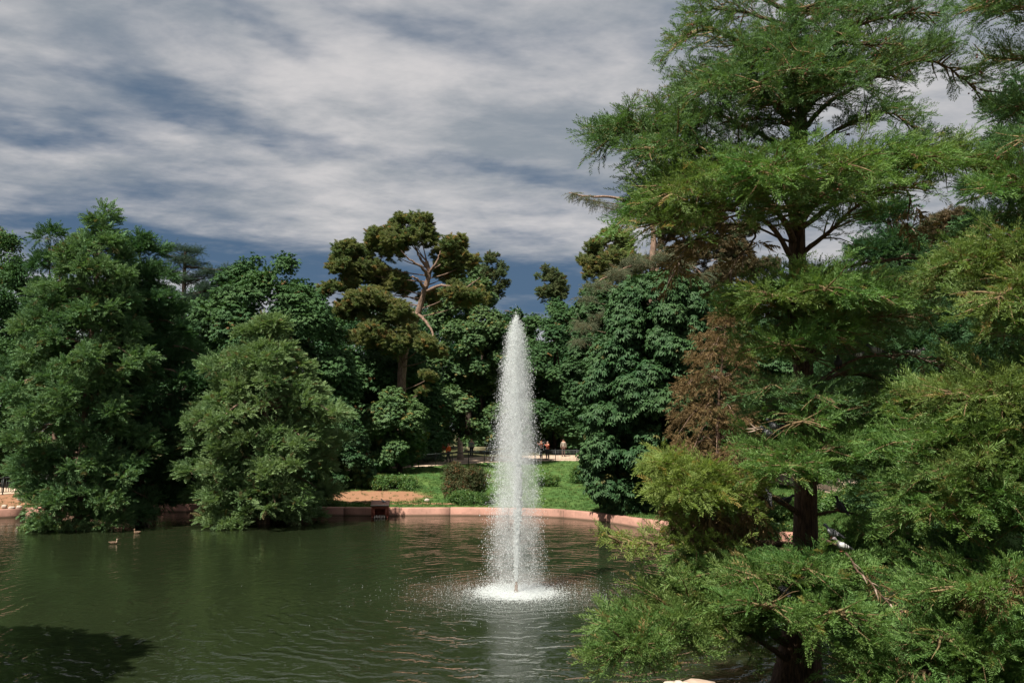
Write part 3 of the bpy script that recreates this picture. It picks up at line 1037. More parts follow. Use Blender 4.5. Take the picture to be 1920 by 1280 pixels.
# --- chestnuts and other broadleaf trees
lobed_tree('plane_tree', 'pale leaved broadleaf tree cut off by the left edge', [(440, 5, 30), (500, -50, 58), (600, -110, 90), (760, -110, 110), (922, -90, 62)], 56,
           'broad', 'leaf_chestnut', 44, 3600, (0.2, 0.34), 0.35, scale=1.25, front_bias=0.6, base=-34)
lobed_tree('chestnut_tree', 'dark green domed chestnut tree behind the smaller left cypress',
           [(492, 480, 540), (530, 420, 585), (600, 372, 635), (700, 350, 655), (800, 350, 660), (900, 380, 640)], 64,
           'chestnut', 'leaf_chestnut', 75, 5200, (0.16, 0.27), 0.4, front_bias=0.65, base=-19)
lobed_tree('chestnut_tree', 'chestnut tree filling the gap between the left cypresses', [(600, 260, 330), (680, 220, 400), (800, 200, 430), (932, 210, 430)], 55.5,  # crown carried low over the lit lawn to stand in for deep shade
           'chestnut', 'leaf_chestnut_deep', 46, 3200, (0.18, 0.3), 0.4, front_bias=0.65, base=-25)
lobed_tree('chestnut_tree', 'chestnut tree under the tall pine, its leaves hanging down to the lawn',
           [(632, 690, 730), (680, 640, 800), (760, 625, 835), (830, 640, 830), (872, 660, 820)], 75,
           'chestnut', 'leaf_chestnut', 56, 3900, (0.18, 0.28), 0.35, front_bias=0.7, base=-10.5)
lobed_tree('chestnut_tree', 'young chestnut whose pale lit leaves hang to the lawn below the pine trunk', [(735, 715, 745), (770, 690, 790), (820, 680, 800), (872, 705, 775)], 66,
           'chestnut', 'leaf_chestnut_pale', 30, 1500, (0.22, 0.34), 0.2, front_bias=0.6, base=-8.6)
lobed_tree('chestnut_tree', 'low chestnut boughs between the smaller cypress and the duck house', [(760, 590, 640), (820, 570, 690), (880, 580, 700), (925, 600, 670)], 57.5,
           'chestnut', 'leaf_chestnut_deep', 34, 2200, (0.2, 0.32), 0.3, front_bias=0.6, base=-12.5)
lobed_tree('chestnut_tree', 'tall chestnut tree just left of the fountain jet with yellowing lower leaves',
           [(505, 850, 890), (550, 810, 925), (620, 800, 962), (720, 790, 965), (800, 800, 950), (834, 810, 930)], 89.5,
           'chestnut', 'leaf_chestnut_pale', 66, 4400, (0.18, 0.28), 0.4, front_bias=0.65, base=-4.6)
lobed_tree('chestnut_tree', 'chestnut tree directly behind the fountain jet', [(590, 935, 985), (640, 915, 1010), (740, 905, 1015), (832, 910, 1005)], 94,
           'chestnut', 'leaf_chestnut', 44, 3000, (0.2, 0.3), 0.35, front_bias=0.65, base=0.6)
lobed_tree('chestnut_tree', 'round chestnut tree just right of the fountain jet above the strolling couple',
           [(578, 1010, 1075), (620, 980, 1105), (700, 965, 1120), (780, 970, 1125), (834, 985, 1120)], 91.5,
           'chestnut', 'leaf_chestnut', 60, 4200, (0.18, 0.28), 0.22, front_bias=0.65, base=5.3, bark='bark_far')
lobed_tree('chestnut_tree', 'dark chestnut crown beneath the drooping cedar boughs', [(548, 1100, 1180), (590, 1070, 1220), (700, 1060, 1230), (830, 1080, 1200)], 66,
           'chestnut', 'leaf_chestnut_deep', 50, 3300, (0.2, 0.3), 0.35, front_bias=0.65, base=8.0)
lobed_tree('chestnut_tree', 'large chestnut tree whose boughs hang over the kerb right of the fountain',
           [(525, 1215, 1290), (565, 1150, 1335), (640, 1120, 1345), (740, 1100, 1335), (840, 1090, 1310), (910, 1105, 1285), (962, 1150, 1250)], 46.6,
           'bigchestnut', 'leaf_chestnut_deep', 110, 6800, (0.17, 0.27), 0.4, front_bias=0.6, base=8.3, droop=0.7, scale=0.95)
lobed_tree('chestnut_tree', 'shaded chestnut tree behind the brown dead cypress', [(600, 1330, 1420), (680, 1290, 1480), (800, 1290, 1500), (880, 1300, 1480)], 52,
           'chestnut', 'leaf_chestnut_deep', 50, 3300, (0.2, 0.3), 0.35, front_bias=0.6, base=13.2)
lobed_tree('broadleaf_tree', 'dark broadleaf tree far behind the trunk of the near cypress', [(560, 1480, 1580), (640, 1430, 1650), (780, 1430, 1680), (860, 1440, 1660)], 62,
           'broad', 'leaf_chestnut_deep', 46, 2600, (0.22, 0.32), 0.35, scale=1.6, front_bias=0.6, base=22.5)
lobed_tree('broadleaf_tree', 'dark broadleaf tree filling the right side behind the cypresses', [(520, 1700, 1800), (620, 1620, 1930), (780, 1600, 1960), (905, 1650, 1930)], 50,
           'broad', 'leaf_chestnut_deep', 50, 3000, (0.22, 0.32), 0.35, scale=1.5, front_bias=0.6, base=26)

# --- bald cypresses on the far side of the pond
boughed_tree('bald_cypress', 'tall bald cypress at the left, its lowest boughs on the water',
             [(418, 178, 200), (450, 140, 225), (500, 105, 250), (560, 70, 262), (640, 45, 270), (740, 30, 270), (830, 30, 268), (900, 50, 262), (978, 60, 235)], 43.2,
             'far', 'leaf_far', 84, 330, [(150, 990), (155, 860), (165, 700), (178, 560), (190, 430)], 0.24, scale=1.0, slope=0.10)
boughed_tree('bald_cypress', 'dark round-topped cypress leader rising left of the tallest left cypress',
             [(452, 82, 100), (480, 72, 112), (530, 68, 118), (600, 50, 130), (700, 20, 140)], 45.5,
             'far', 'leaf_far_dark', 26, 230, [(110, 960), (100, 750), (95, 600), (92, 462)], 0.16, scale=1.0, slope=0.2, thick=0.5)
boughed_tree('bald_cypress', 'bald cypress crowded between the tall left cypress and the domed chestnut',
             [(445, 255, 275), (500, 225, 335), (560, 220, 372), (650, 225, 388), (740, 225, 370), (830, 232, 345), (890, 235, 335), (950, 235, 350)], 46.5,  # lowest boughs added over the lit kerb in place of deep shade
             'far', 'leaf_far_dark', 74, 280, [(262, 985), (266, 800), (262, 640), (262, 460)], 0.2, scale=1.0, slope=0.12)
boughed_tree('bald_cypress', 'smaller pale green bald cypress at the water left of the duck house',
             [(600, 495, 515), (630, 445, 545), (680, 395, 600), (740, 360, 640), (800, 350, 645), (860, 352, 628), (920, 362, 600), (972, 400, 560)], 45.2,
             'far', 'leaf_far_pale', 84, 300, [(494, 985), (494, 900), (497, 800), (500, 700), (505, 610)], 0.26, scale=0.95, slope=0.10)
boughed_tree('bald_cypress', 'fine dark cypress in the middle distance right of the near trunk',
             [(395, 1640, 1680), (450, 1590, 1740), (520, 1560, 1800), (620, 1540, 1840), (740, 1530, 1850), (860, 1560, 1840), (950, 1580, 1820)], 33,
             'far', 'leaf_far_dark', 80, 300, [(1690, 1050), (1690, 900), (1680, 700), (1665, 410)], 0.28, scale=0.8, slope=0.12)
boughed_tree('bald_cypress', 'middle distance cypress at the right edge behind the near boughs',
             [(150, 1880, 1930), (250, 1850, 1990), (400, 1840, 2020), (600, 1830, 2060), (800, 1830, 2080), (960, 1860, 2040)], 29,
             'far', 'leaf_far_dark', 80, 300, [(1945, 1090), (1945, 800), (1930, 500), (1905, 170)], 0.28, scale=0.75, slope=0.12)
# the cypress outside the frame whose shade falls on the near left water
boughed_tree('bald_cypress', 'bald cypress outside the left edge',
             [(0, -850, -750), (300, -1170, -440), (800, -1270, -330), (1200, -1220, -400)], 13.0,
             'far', 'leaf_far', 110, 420, [(-800, 1420), (-800, 1000), (-800, 100)], 0.3, scale=1.3, slope=0.12, thick=0.8)

# --- dead brown cypress
boughed_tree('dead_cypress', 'brown leafless cypress standing between the large chestnut and the near trunk',
             [(575, 1345, 1372), (630, 1305, 1392), (720, 1275, 1412), (800, 1245, 1425), (870, 1260, 1430), (905, 1290, 1420)], 37.5,
             'twig', 'dead', 84, 84, [(1350, 990), (1348, 880), (1346, 780), (1352, 700), (1362, 595)], 0.14, bark='bark_far', limb_mat='bark_far', scale=0.75, slope=0.15, limb_r=0.5,
             tip_droop=0.5, droop_leaf=0.75, thick=0.3, cat='dead tree')

# --- pines
clump_tree('pine_tree', 'tall umbrella pine with bare forked limbs left of the fountain', 70,
           [(752, 740, 0), (757, 665, 0), (768, 630, 0.2), (784, 585, 0.3), (795, 548, 0), (804, 515, 0), (800, 490, 0)], 0.42,
           [[(800, 520, 0), (792, 502, -1), (770, 488, -1.5), (750, 470, -2)], [(804, 512, 0), (818, 492, -1), (826, 470, -1)], [(798, 545, 0), (830, 535, -1), (870, 540, -1), (900, 520, 0)],
            [(784, 590, 0), (740, 578, 0), (700, 600, 0.5)], [(800, 500, 0), (785, 480, 0), (772, 440, 0)], [(796, 540, 0), (780, 522, -1), (768, 520, -1.5)], [(785, 590, 0), (810, 620, -1), (815, 650, -2)]],
           [(745, 420, 24, 0), (785, 412, 30, 0), (778, 446, 34, 0.5), (720, 458, 42, 0), (660, 478, 38, 0), (640, 500, 28, 0), (700, 505, 46, 1), (655, 530, 28, 0.5), (845, 470, 38, 0.5),
            (872, 490, 30, 0), (835, 510, 30, 1.5), (610, 540, 26, 0), (700, 562, 40, -1), (650, 585, 34, 0), (740, 590, 36, -1.5), (690, 625, 42, -1.5), (745, 640, 40, -2), (792, 640, 30, -2.5),
            (880, 560, 30, 0), (850, 545, 28, -1), (815, 665, 22, -2.5), (805, 705, 20, -2.5), (790, 735, 14, -2.5), (810, 560, 24, 2), (740, 530, 34, 1)],
           'pine', 'needle_pine', 40, scale=0.8, flat=0.55, grow=1.13)
clump_tree('pine_tree', 'grey-green pine whose small crown shows at the right of the umbrella pine', 96,
           [(905, 700, 0), (905, 620, 0), (908, 560, 0), (915, 500, 0)], 0.26, [[(905, 560, 0), (880, 530, 0), (870, 515, 0)]],
           [(920, 488, 20, 0), (938, 512, 20, 0), (905, 515, 26, 0), (925, 545, 22, 0), (945, 535, 12, 0), (895, 545, 20, 0)], 'pine', 'needle_pine_green', 30, scale=0.8, flat=0.7, bark='bark_dark')
clump_tree('pine_tree', 'small lone pine crown rising just right of the fountain tip', 92,
           [(1040, 760, 0), (1040, 650, 0), (1038, 560, 0), (1036, 520, 0)], 0.22, [],
           [(1022, 515, 18, 0), (1045, 520, 22, 0), (1030, 545, 24, 0), (1052, 548, 18, 0), (1042, 566, 16, 0)], 'pine', 'needle_pine_green', 30, scale=0.85, flat=0.75, bark='bark_dark')
clump_tree('pine_tree', 'dense olive pine crown against the sky left of the near cypress', 74,
           [(1140, 760, 0), (1140, 640, 0), (1145, 560, 0), (1150, 470, 0)], 0.3, [],
           [(1150, 448, 24, 0), (1120, 470, 24, 0), (1170, 470, 32, 0), (1105, 500, 24, 0), (1145, 500, 36, 0), (1185, 510, 30, 0), (1115, 530, 26, 0)], 'pine', 'needle_pine', 30, scale=0.85, flat=0.75, grow=1.15)
clump_tree('pine_tree', 'rust coloured pine seen through the near cypress boughs', 58,
           [(1255, 740, 0), (1250, 640, 0), (1230, 540, 0), (1245, 430, 0)], 0.34,
           [[(1240, 560, 0), (1300, 520, 0), (1360, 500, 0)], [(1240, 500, 0), (1290, 450, 0), (1350, 440, 0)]],
           [(1260, 420, 40, 0), (1330, 415, 40, 0), (1300, 470, 44, 0), (1370, 470, 44, 0), (1420, 500, 40, 0), (1340, 520, 44, 0), (1250, 480, 34, 0), (1400, 440, 36, 1), (1290, 540, 30, 0), (1230, 395, 28, 0)],
           'pine', 'needle_rust', 26, scale=0.9, flat=0.6)
clump_tree('pine_tree', 'rusty pine far behind the right cypresses', 56,
           [(1760, 760, 0), (1760, 600, 0), (1750, 450, 0)], 0.32, [],
           [(1700, 470, 50, 0), (1760, 430, 55, 0), (1820, 480, 50, 0), (1740, 540, 60, 0), (1830, 590, 50, 0), (1680, 580, 40, 0), (1870, 520, 50, 0)], 'pine', 'needle_rust', 20, scale=1.0, flat=0.6)

# --- cedars
clump_tree('cedar_tree', 'dark cedar with flat tiers behind the left cypresses', 74,
           [(345, 760, 0), (345, 600, 0), (345, 540, 0), (348, 470, 0)], 0.35,
           [[(345, 500, 0), (400, 505, 0), (450, 508, 0)], [(345, 560, 0), (390, 545, 0), (440, 540, 0)]],
           [(300, 470, 16, 0), (325, 466, 16, 0), (350, 470, 18, 0), (372, 474, 14, 0), (335, 488, 24, 0), (362, 495, 20, 0), (390, 512, 24, 0), (425, 508, 22, 0), (452, 508, 14, 0), (355, 525, 24, 0),
            (385, 540, 22, 0), (415, 530, 22, 0), (365, 560, 24, 0), (320, 510, 20, 0)], 'cedar', 'needle_cedar_dark', 46, bark='bark_dark', cat='cedar tree', flat=0.18, scale=1.0, up=0.1)
clump_tree('cedar_tree', 'grey-green cedar with drooping boughs between the pine and the near cypress', 52,
           [(1222, 700, 0), (1220, 600, 0), (1222, 520, 0), (1225, 430, 0), (1215, 365, 0)], 0.32,
           [[(1215, 395, 0), (1160, 372, -0.5), (1110, 368, -1), (1066, 362, -1)], [(1220, 500, 0), (1180, 500, -1), (1120, 530, -2)], [(1222, 500, 0), (1280, 490, -1), (1320, 520, -1)]],
           [(1075, 364, 6, -1), (1095, 372, 12, -1), (1120, 382, 20, -1), (1150, 388, 24, -1), (1185, 392, 26, 0), (1215, 380, 22, 0), (1195, 492, 32, -1), (1160, 512, 30, -2), (1230, 486, 34, -1),
            (1270, 498, 30, -1), (1125, 535, 26, -2), (1250, 530, 30, -1), (1305, 520, 28, -1), (1100, 560, 18, -2), (1095, 610, 24, -3), (1120, 590, 24, -2), (1170, 540, 24, -2), (1085, 640, 16, -3),
            (1330, 550, 26, -1), (1130, 712, 12, -5), (1145, 708, 12, -5)],
           'cedar', 'needle_cedar', 48, bark='bark_far', cat='cedar tree', flat=0.22, scale=0.85, droop=0.5, up=0.1)


# ------------------------------------------------------------------ near bald cypresses
BIRDS = []


def pg(px, py, Y, face, kind, label, pitch=0.0, sc=1.0):
    BIRDS.append((px, py, Y, face, kind, label, pitch, sc))


def seen(P):
    """foliage keeps off the perches: birds sit on bare wood at gaps in the leaves"""
    ok = np.ones(len(P), bool)
    cam_ = np.array(CAM)
    for b in BIRDS:
        q = np.array(at(b[0] + 2, b[1] - 9, b[2])); d = q - cam_; L_ = np.linalg.norm(d); d = d / L_
        v = P - cam_; t_ = v @ d
        dist = np.linalg.norm(v - t_[:, None] * d, axis=1)
        ok &= ~((dist < 0.25) & (t_ < L_ + 0.15) & (t_ > 3))
    return ok


class Near:
    def __init__(self, label, trunk, radii, base_off=0.0):
        q = np.array([tuple(at(px, py, Y)) for (px, py, Y) in trunk])
        self.T = cr(q, 60)
        self.R = np.interp(np.linspace(0, len(radii) - 1, 60), np.arange(len(radii)), radii)
        self.org = np.array([q[0][0], q[0][1], 0.0])
        self.root = empty('bald_cypress', tuple(self.org), 0, label, 'tree')
        tb = Tubes()
        a = np.linspace(0, 2 * np.pi, 20, endpoint=False)
        # fluted foot
        P = self.T - self.org
        V = []
        for i in range(60):
            fl = 1 + 0.16 * np.exp(-i / 9) * np.cos(a * 5 + 0.6) + 0.035 * np.sin(a * 9 + i * 0.35)
            for k in range(20):
                V.append(P[i] + self.R[i] * fl[k] * np.array([math.cos(a[k]), math.sin(a[k]), 0]))
        F = [(i * 20 + k, i * 20 + (k + 1) % 20, (i + 1) * 20 + (k + 1) % 20, (i + 1) * 20 + k) for i in range(59) for k in range(20)]
        link('trunk', np_mesh('trunk', V, F, M['bark_near'], True), self.root)
        self.cones = []

    def on_trunk(self, py, Y):
        z = at(1500, py, Y).z
        i = int(np.argmin(abs(self.T[:, 2] - z)))
        return self.T[i].copy()

    def bough(self, pts, mat='leaf_near', dens=1.0, wid=0.34, r0=0.055, bare=0.22, up=0.25, cones=0, hang=0.0, vj=0.28, twig='twig', kind='near', scale=1.0, lim=None):
        """pts world points root..tip; makes a limb with side branches, and its foliage as a sub-part"""
        C = cr(pts, 22)
        jit = np.cumsum(rng.normal(size=(22, 3)) * 0.012, axis=0); C = C + jit - jit[0]
        seg = np.linalg.norm(np.diff(C, axis=0), axis=1); L = seg.sum()
        tl = Tubes(); tw = Tubes()
        tl.add(C - self.org, np.linspace(r0, 0.008, 22), 7, 0.06)
        T = unit(np.gradient(C, axis=0))
        PP, DD, UU = [], [], []
        nsec = int(L * 11 * math.sqrt(dens))
        for k in range(nsec):
            s = bare + (1 - bare) * (k + rng.uniform(0, 1)) / nsec
            i = min(int(s * 21), 20)
            b = C[i] * (1 - (s * 21 - i)) + C[i + 1] * (s * 21 - i)
            d0 = T[i]
            side = np.cross(d0, [0, 0, 1.0]); side /= np.linalg.norm(side) + 1e-9
            sg = 1 if k % 2 else -1
            ang = rng.uniform(0.5, 1.15)
            ln = L * wid * (1.1 - 0.72 * s) * rng.uniform(0.55, 1.2) + 0.12
            d = d0 * math.cos(ang) + side * sg * math.sin(ang) + np.array([0, 0, rng.normal() * vj + up * 0.3])
            d /= np.linalg.norm(d)
            n = 6
            q = [b]
            for j in range(n - 1):
                d = unit(d + rng.normal(size=3) * 0.10 + np.array([0, 0, -0.05 - hang * 0.12]) + d0 * 0.05)
                q.append(q[-1] + d * ln / (n - 1))
            q = np.array(q)
            tw.add(q - self.org, np.linspace(0.011 + 0.004 * L, 0.003, n), 3)
            m = max(3 if dens > 0.2 else 1, int(ln * 18 * dens))
            ss = rng.uniform(0.12, 1.0, m)
            qi = np.stack([np.interp(ss * (n - 1), np.arange(n), q[:, c]) for c in range(3)], 1)
            td = unit(q[-1] - q[0])
            sd = np.cross(td, [0, 0, 1.0]); sd /= np.linalg.norm(sd) + 1e-9
            dd = unit(td * 0.75 + sd * rng.choice([-1, 1], m)[:, None] * rng.uniform(0.2, 0.9, m)[:, None] + np.array([0, 0, 1.0]) * (up * 0.8 + rng.normal(size=m) * 0.42 - hang * 0.5)[:, None])
            PP.append(qi + rng.normal(size=(m, 3)) * 0.05); DD.append(dd)
            UU.append(unit(np.array([-0.2, -0.4, 1.0]) + rng.normal(size=(m, 3)) * 0.6))
        limb = tl.build('limb', M['bark_limb'], self.root)
        tw.build('twigs', M[twig], limb)
        P = np.vstack(PP); n = len(P)
        if lim is None: ok = P[:, 2] > 0.04
        else: ok = (P[:, 2] > 0.04) & lim(P)
        ok &= seen(P)
        scatter('foliage', (P - self.org)[ok], np.vstack(DD)[ok], np.vstack(UU)[ok], scale * rng.uniform(0.7, 1.15, n)[ok], src(kind, mat), limb, 'stuff')
        if cones:
            for q in P[rng.integers(0, n, cones)]:
                self.cones.append(q - np.array([0, 0, 0.05]))
        return C

    def px(self, lst, Y, **kw):
        """lst: (px, py, dY); a first item given as a bare number is the row where the bough leaves the trunk"""
        pts = []
        for it in lst:
            if isinstance(it, (int, float)):
                pts.append(self.on_trunk(it, Y))
            else:
                pts.append(np.array(at(it[0], it[1], Y + it[2])))
        return self.bough(pts, **kw)

    def finish(self):
        if not self.cones: return
        V, F, n = [], [], 0
        oc = np.array([(1, 0, 0), (-1, 0, 0), (0, 1, 0), (0, -1, 0), (0, 0, 1), (0, 0, -1), (.6, .6, .6), (-.6, .6, .6), (.6, -.6, .6), (-.6, -.6, .6), (.6, .6, -.6), (-.6, .6, -.6), (.6, -.6, -.6), (-.6, -.6, -.6)])
        f = []
        for (x, y, z, c) in [(0, 2, 4, 6), (1, 2, 4, 7), (0, 3, 4, 8), (1, 3, 4, 9), (0, 2, 5, 10), (1, 2, 5, 11), (0, 3, 5, 12), (1, 3, 5, 13)]:
            f += [(x, y, c), (y, z, c), (z, x, c)]
        f = np.array(f)
        for q in self.cones:
            for _ in range(rng.integers(1, 4)):
                o_ = rng.normal(size=3) * 0.035
                V.append(oc * 0.021 * rng.uniform(0.7, 1.2) + q + o_ - self.org); F.append(f + n); n += 14
        tag(link('cones', np_mesh('cones', np.vstack(V), np.vstack(F), M['cone'], True), self.root), kind='stuff')


M['cone'] = simple_mat('cypress_cone', (0.26, 0.12, 0.085), (0.12, 0.07, 0.04), 30, 0.8, 0, 0.2)

YT = 16.6
PI = math.pi
pg(1439, 822, YT - 1.75, R(200), 'grey', 'brown-grey pigeon with folded wing, lower left of the huddled pair by the trunk')
pg(1450, 808, YT - 1.5, R(190), 'grey', 'grey pigeon with black wing bars behind the brown-grey one', -0.1)
pg(1470, 810, YT - 1.3, R(15), 'dark', 'dark pigeon on the right of the huddled group by the trunk', 0.1)
pg(1713, 669, YT - 1.25, R(-5), 'pied', 'grey pigeon with a white wing patch at the end of the bare branch', 0.35)
pg(1642, 666, YT - 1.05, R(172), 'grey', 'blue-grey pigeon in the middle of the bare branch', 0.05)
pg(1608, 672, YT - .9, R(20), 'pied', 'small pinkish pigeon preening on the bare branch', 0.3, 0.75)
pg(1572, 690, YT - .75, R(250), 'dark', 'dark pigeon on the lower shaded part of the bare branch', -0.3)
pg(1438, 938, YT - .75, R(95), 'grey', 'pale-breasted pigeon facing away on the limb left of the trunk', -0.6)
pg(1474, 946, YT - .45, R(20), 'dark', 'dark pigeon with a grey back crouching beside the trunk', 0.2)
pg(1571, 957, YT - .4, R(135), 'dark', 'black silhouetted pigeon on the thin limb right of the trunk', -0.5, 1.1)
pg(1578, 1033, YT - 2.75, R(185), 'pied', 'pale pigeon at the top of the slanting lit stick', -0.05)
pg(1560, 1008, YT - 2.3, R(150), 'grey', 'grey pigeon in the shade above the slanting stick', -0.1)
pg(1470, 1118, YT - 3.0, R(100), 'dark', 'dark pigeon half hidden in the low boughs left of the trunk', 0)
A = Near('large near bald cypress right of the fountain, pigeons on its boughs',
         [(1488, 1330, YT), (1500, 1200, YT), (1508, 1080, YT), (1510, 950, YT), (1510, 800, YT), (1506, 680, YT), (1498, 560, YT), (1494, 450, YT), (1498, 330, YT), (1503, 240, YT), (1492, 110, YT), (1484, -40, YT), (1480, -180, YT)],
         [0.50, 0.36, 0.25, 0.21, 0.20, 0.185, 0.17, 0.16, 0.13, 0.115, 0.085, 0.06, 0.03])
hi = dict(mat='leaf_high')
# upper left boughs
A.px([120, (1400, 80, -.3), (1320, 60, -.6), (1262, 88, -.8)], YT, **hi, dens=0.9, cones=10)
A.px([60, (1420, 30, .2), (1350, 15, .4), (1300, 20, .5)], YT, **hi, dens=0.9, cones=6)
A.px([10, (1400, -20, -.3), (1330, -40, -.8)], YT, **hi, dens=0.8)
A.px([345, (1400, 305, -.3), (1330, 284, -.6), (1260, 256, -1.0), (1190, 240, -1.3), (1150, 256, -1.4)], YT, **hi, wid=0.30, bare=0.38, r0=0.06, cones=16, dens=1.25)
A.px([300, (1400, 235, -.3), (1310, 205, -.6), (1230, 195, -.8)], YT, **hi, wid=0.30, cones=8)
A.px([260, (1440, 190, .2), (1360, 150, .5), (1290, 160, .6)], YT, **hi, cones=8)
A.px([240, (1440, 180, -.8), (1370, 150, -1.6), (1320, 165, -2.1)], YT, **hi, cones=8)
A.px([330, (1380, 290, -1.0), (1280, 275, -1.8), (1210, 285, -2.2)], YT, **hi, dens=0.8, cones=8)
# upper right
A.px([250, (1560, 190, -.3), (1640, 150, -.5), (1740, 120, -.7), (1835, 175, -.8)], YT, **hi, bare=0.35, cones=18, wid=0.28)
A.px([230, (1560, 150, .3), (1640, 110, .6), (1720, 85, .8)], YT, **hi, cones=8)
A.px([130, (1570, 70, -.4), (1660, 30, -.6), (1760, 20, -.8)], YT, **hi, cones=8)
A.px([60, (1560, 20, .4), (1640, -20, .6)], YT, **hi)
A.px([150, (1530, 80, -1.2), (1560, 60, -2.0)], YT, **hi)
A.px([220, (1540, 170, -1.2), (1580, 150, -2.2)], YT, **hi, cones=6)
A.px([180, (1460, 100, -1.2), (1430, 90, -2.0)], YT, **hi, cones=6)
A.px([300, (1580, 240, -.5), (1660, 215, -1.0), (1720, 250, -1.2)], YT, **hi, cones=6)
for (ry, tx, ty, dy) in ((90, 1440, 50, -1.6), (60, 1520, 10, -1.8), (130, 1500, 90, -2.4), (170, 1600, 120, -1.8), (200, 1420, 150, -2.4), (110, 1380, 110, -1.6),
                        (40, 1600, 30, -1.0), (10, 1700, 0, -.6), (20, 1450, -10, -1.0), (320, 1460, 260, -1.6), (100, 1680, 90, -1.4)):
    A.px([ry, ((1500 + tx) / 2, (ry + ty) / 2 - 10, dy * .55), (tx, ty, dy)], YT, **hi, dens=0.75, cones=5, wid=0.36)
for (ry, tx, ty, dy) in ((230, 1450, 185, -1.8), (210, 1540, 175, -2.2), (170, 1480, 130, -2.8), (420, 1450, 385, -2.2), (400, 1545, 370, -2.4), (250, 1400, 225, -1.4), (160, 1570, 120, -2.4)):
    A.px([ry, ((1500 + tx) / 2, (ry + ty) / 2 - 10, dy * .55), (tx, ty, dy)], YT, **hi, dens=0.75, cones=3, wid=0.36)
# middle tier: the wide plate
A.px([460, (1440, 380, -.4), (1350, 330, -.8), (1250, 340, -1.2), (1180, 400, -1.4)], YT, mat='leaf_near', wid=0.34, cones=10, dens=1.1)
A.px([450, (1430, 360, -1.2), (1340, 330, -2.2), (1260, 360, -2.9)], YT, mat='leaf_olive', dens=1.1, cones=8)
A.px([440, (1460, 350, -1.4), (1440, 310, -2.6), (1420, 320, -3.2)], YT, mat='leaf_near', dens=1.1)
A.px([430, (1540, 360, -1.2), (1570, 320, -2.4), (1600, 320, -3.2)], YT, mat='leaf_near', dens=1.1, cones=6)
A.px([430, (1580, 370, -.5), (1680, 310, -1.0), (1790, 300, -1.2), (1880, 320, -1.3)], YT, mat='leaf_olive', wid=0.28, dens=1.15, cones=8)
A.px([400, (1580, 330, -.8), (1680, 290, -1.6), (1760, 300, -2.2)], YT, mat='leaf_near', dens=1.0, cones=6)
A.px([400, (1580, 350, .5), (1690, 300, 1.0), (1790, 290, 1.2)], YT, mat='leaf_near', dens=1.0)
A.px([430, (1400, 350, .6), (1300, 330, 1.0), (1230, 350, 1.2)], YT, mat='leaf_near', dens=1.0)
A.px([500, (1440, 420, -.8), (1360, 395, -1.6), (1290, 410, -2.0), (1240, 420, -2.4)], YT, mat='leaf_olive', dens=0.8, cones=4)
A.px([480, (1560, 430, -.5), (1640, 360, -1.4), (1720, 350, -2)], YT, mat='leaf_near', dens=0.9)
# bare grey-pink dead twigs below the middle tier
dead = dict(mat='dead', kind='neartwig', dens=0.35, twig='bark_pale', r0=0.025, bare=0.3)
A.px([470, (1400, 420, -.6), (1330, 430, -1.0), (1280, 470, -1.2), (1262, 510, -1.3)], YT, **dead, wid=0.22)
A.px([(1420, 420, -1.0), (1410, 450, -1.2), (1380, 490, -1.3), (1372, 540, -1.3)], YT, **dead, wid=0.3)
A.px([(1680, 340, -.8), (1700, 370, -.9), (1690, 420, -.9), (1720, 430, -.9)], YT, **dead, wid=0.35)
A.px([(1840, 420, -.5), (1850, 520, -.5), (1846, 560, -.5)], YT, **dead, wid=0.2)
# lit long limb to the right at y 490
A.px([560, (1560, 510, -.3), (1620, 496, -.4), (1700, 490, -.5), (1800, 488, -.6), (1870, 500, -.6)], YT, mat='leaf_near', bare=0.7, r0=0.05, dens=0.7, wid=0.2)
# plate in front of the trunk y 520-640
for (tx, ty, dy, mt) in ((1400, 560, -2.0, 'leaf_near'), (1450, 555, -2.8, 'leaf_olive'), (1550, 545, -3.0, 'leaf_near'), (1620, 545, -2.4, 'leaf_near'), (1695, 550, -1.6, 'leaf_near'), (1390, 590, -1.2, 'leaf_near')):
    A.px([630, ((1505 + tx) / 2, ty - 5, dy * .55), (tx, ty, dy)], YT, mat=mt, dens=1.05, wid=0.36, cones=3)
for (tx, ty, dy, mt) in ((1410, 640, -1.6, 'leaf_olive'), (1480, 640, -2.4, 'leaf_near'), (1560, 625, -2.0, 'leaf_near'), (1620, 620, -1.2, 'leaf_near')):
    A.px([690, ((1505 + tx) / 2, ty, dy * .55), (tx, ty + 10, dy)], YT, mat=mt, dens=0.75, wid=0.36)
# pigeon branch, nearly bare
perch1 = A.px([750, (1560, 700, -.6), (1610, 674, -.9), (1660, 669, -1.1), (1708, 670, -1.2), (1750, 688, -1.3)], YT, mat='dead', kind='neartwig', dens=0.12, r0=0.032, wid=0.10, bare=0.75, twig='bark_pale')
A.px([(1718, 672, -1.2), (1745, 668, -1.25), (1768, 680, -1.3), (1776, 692, -1.3)], YT, **{**dead, 'r0': 0.012, 'dens': 0.1}, wid=0.1)
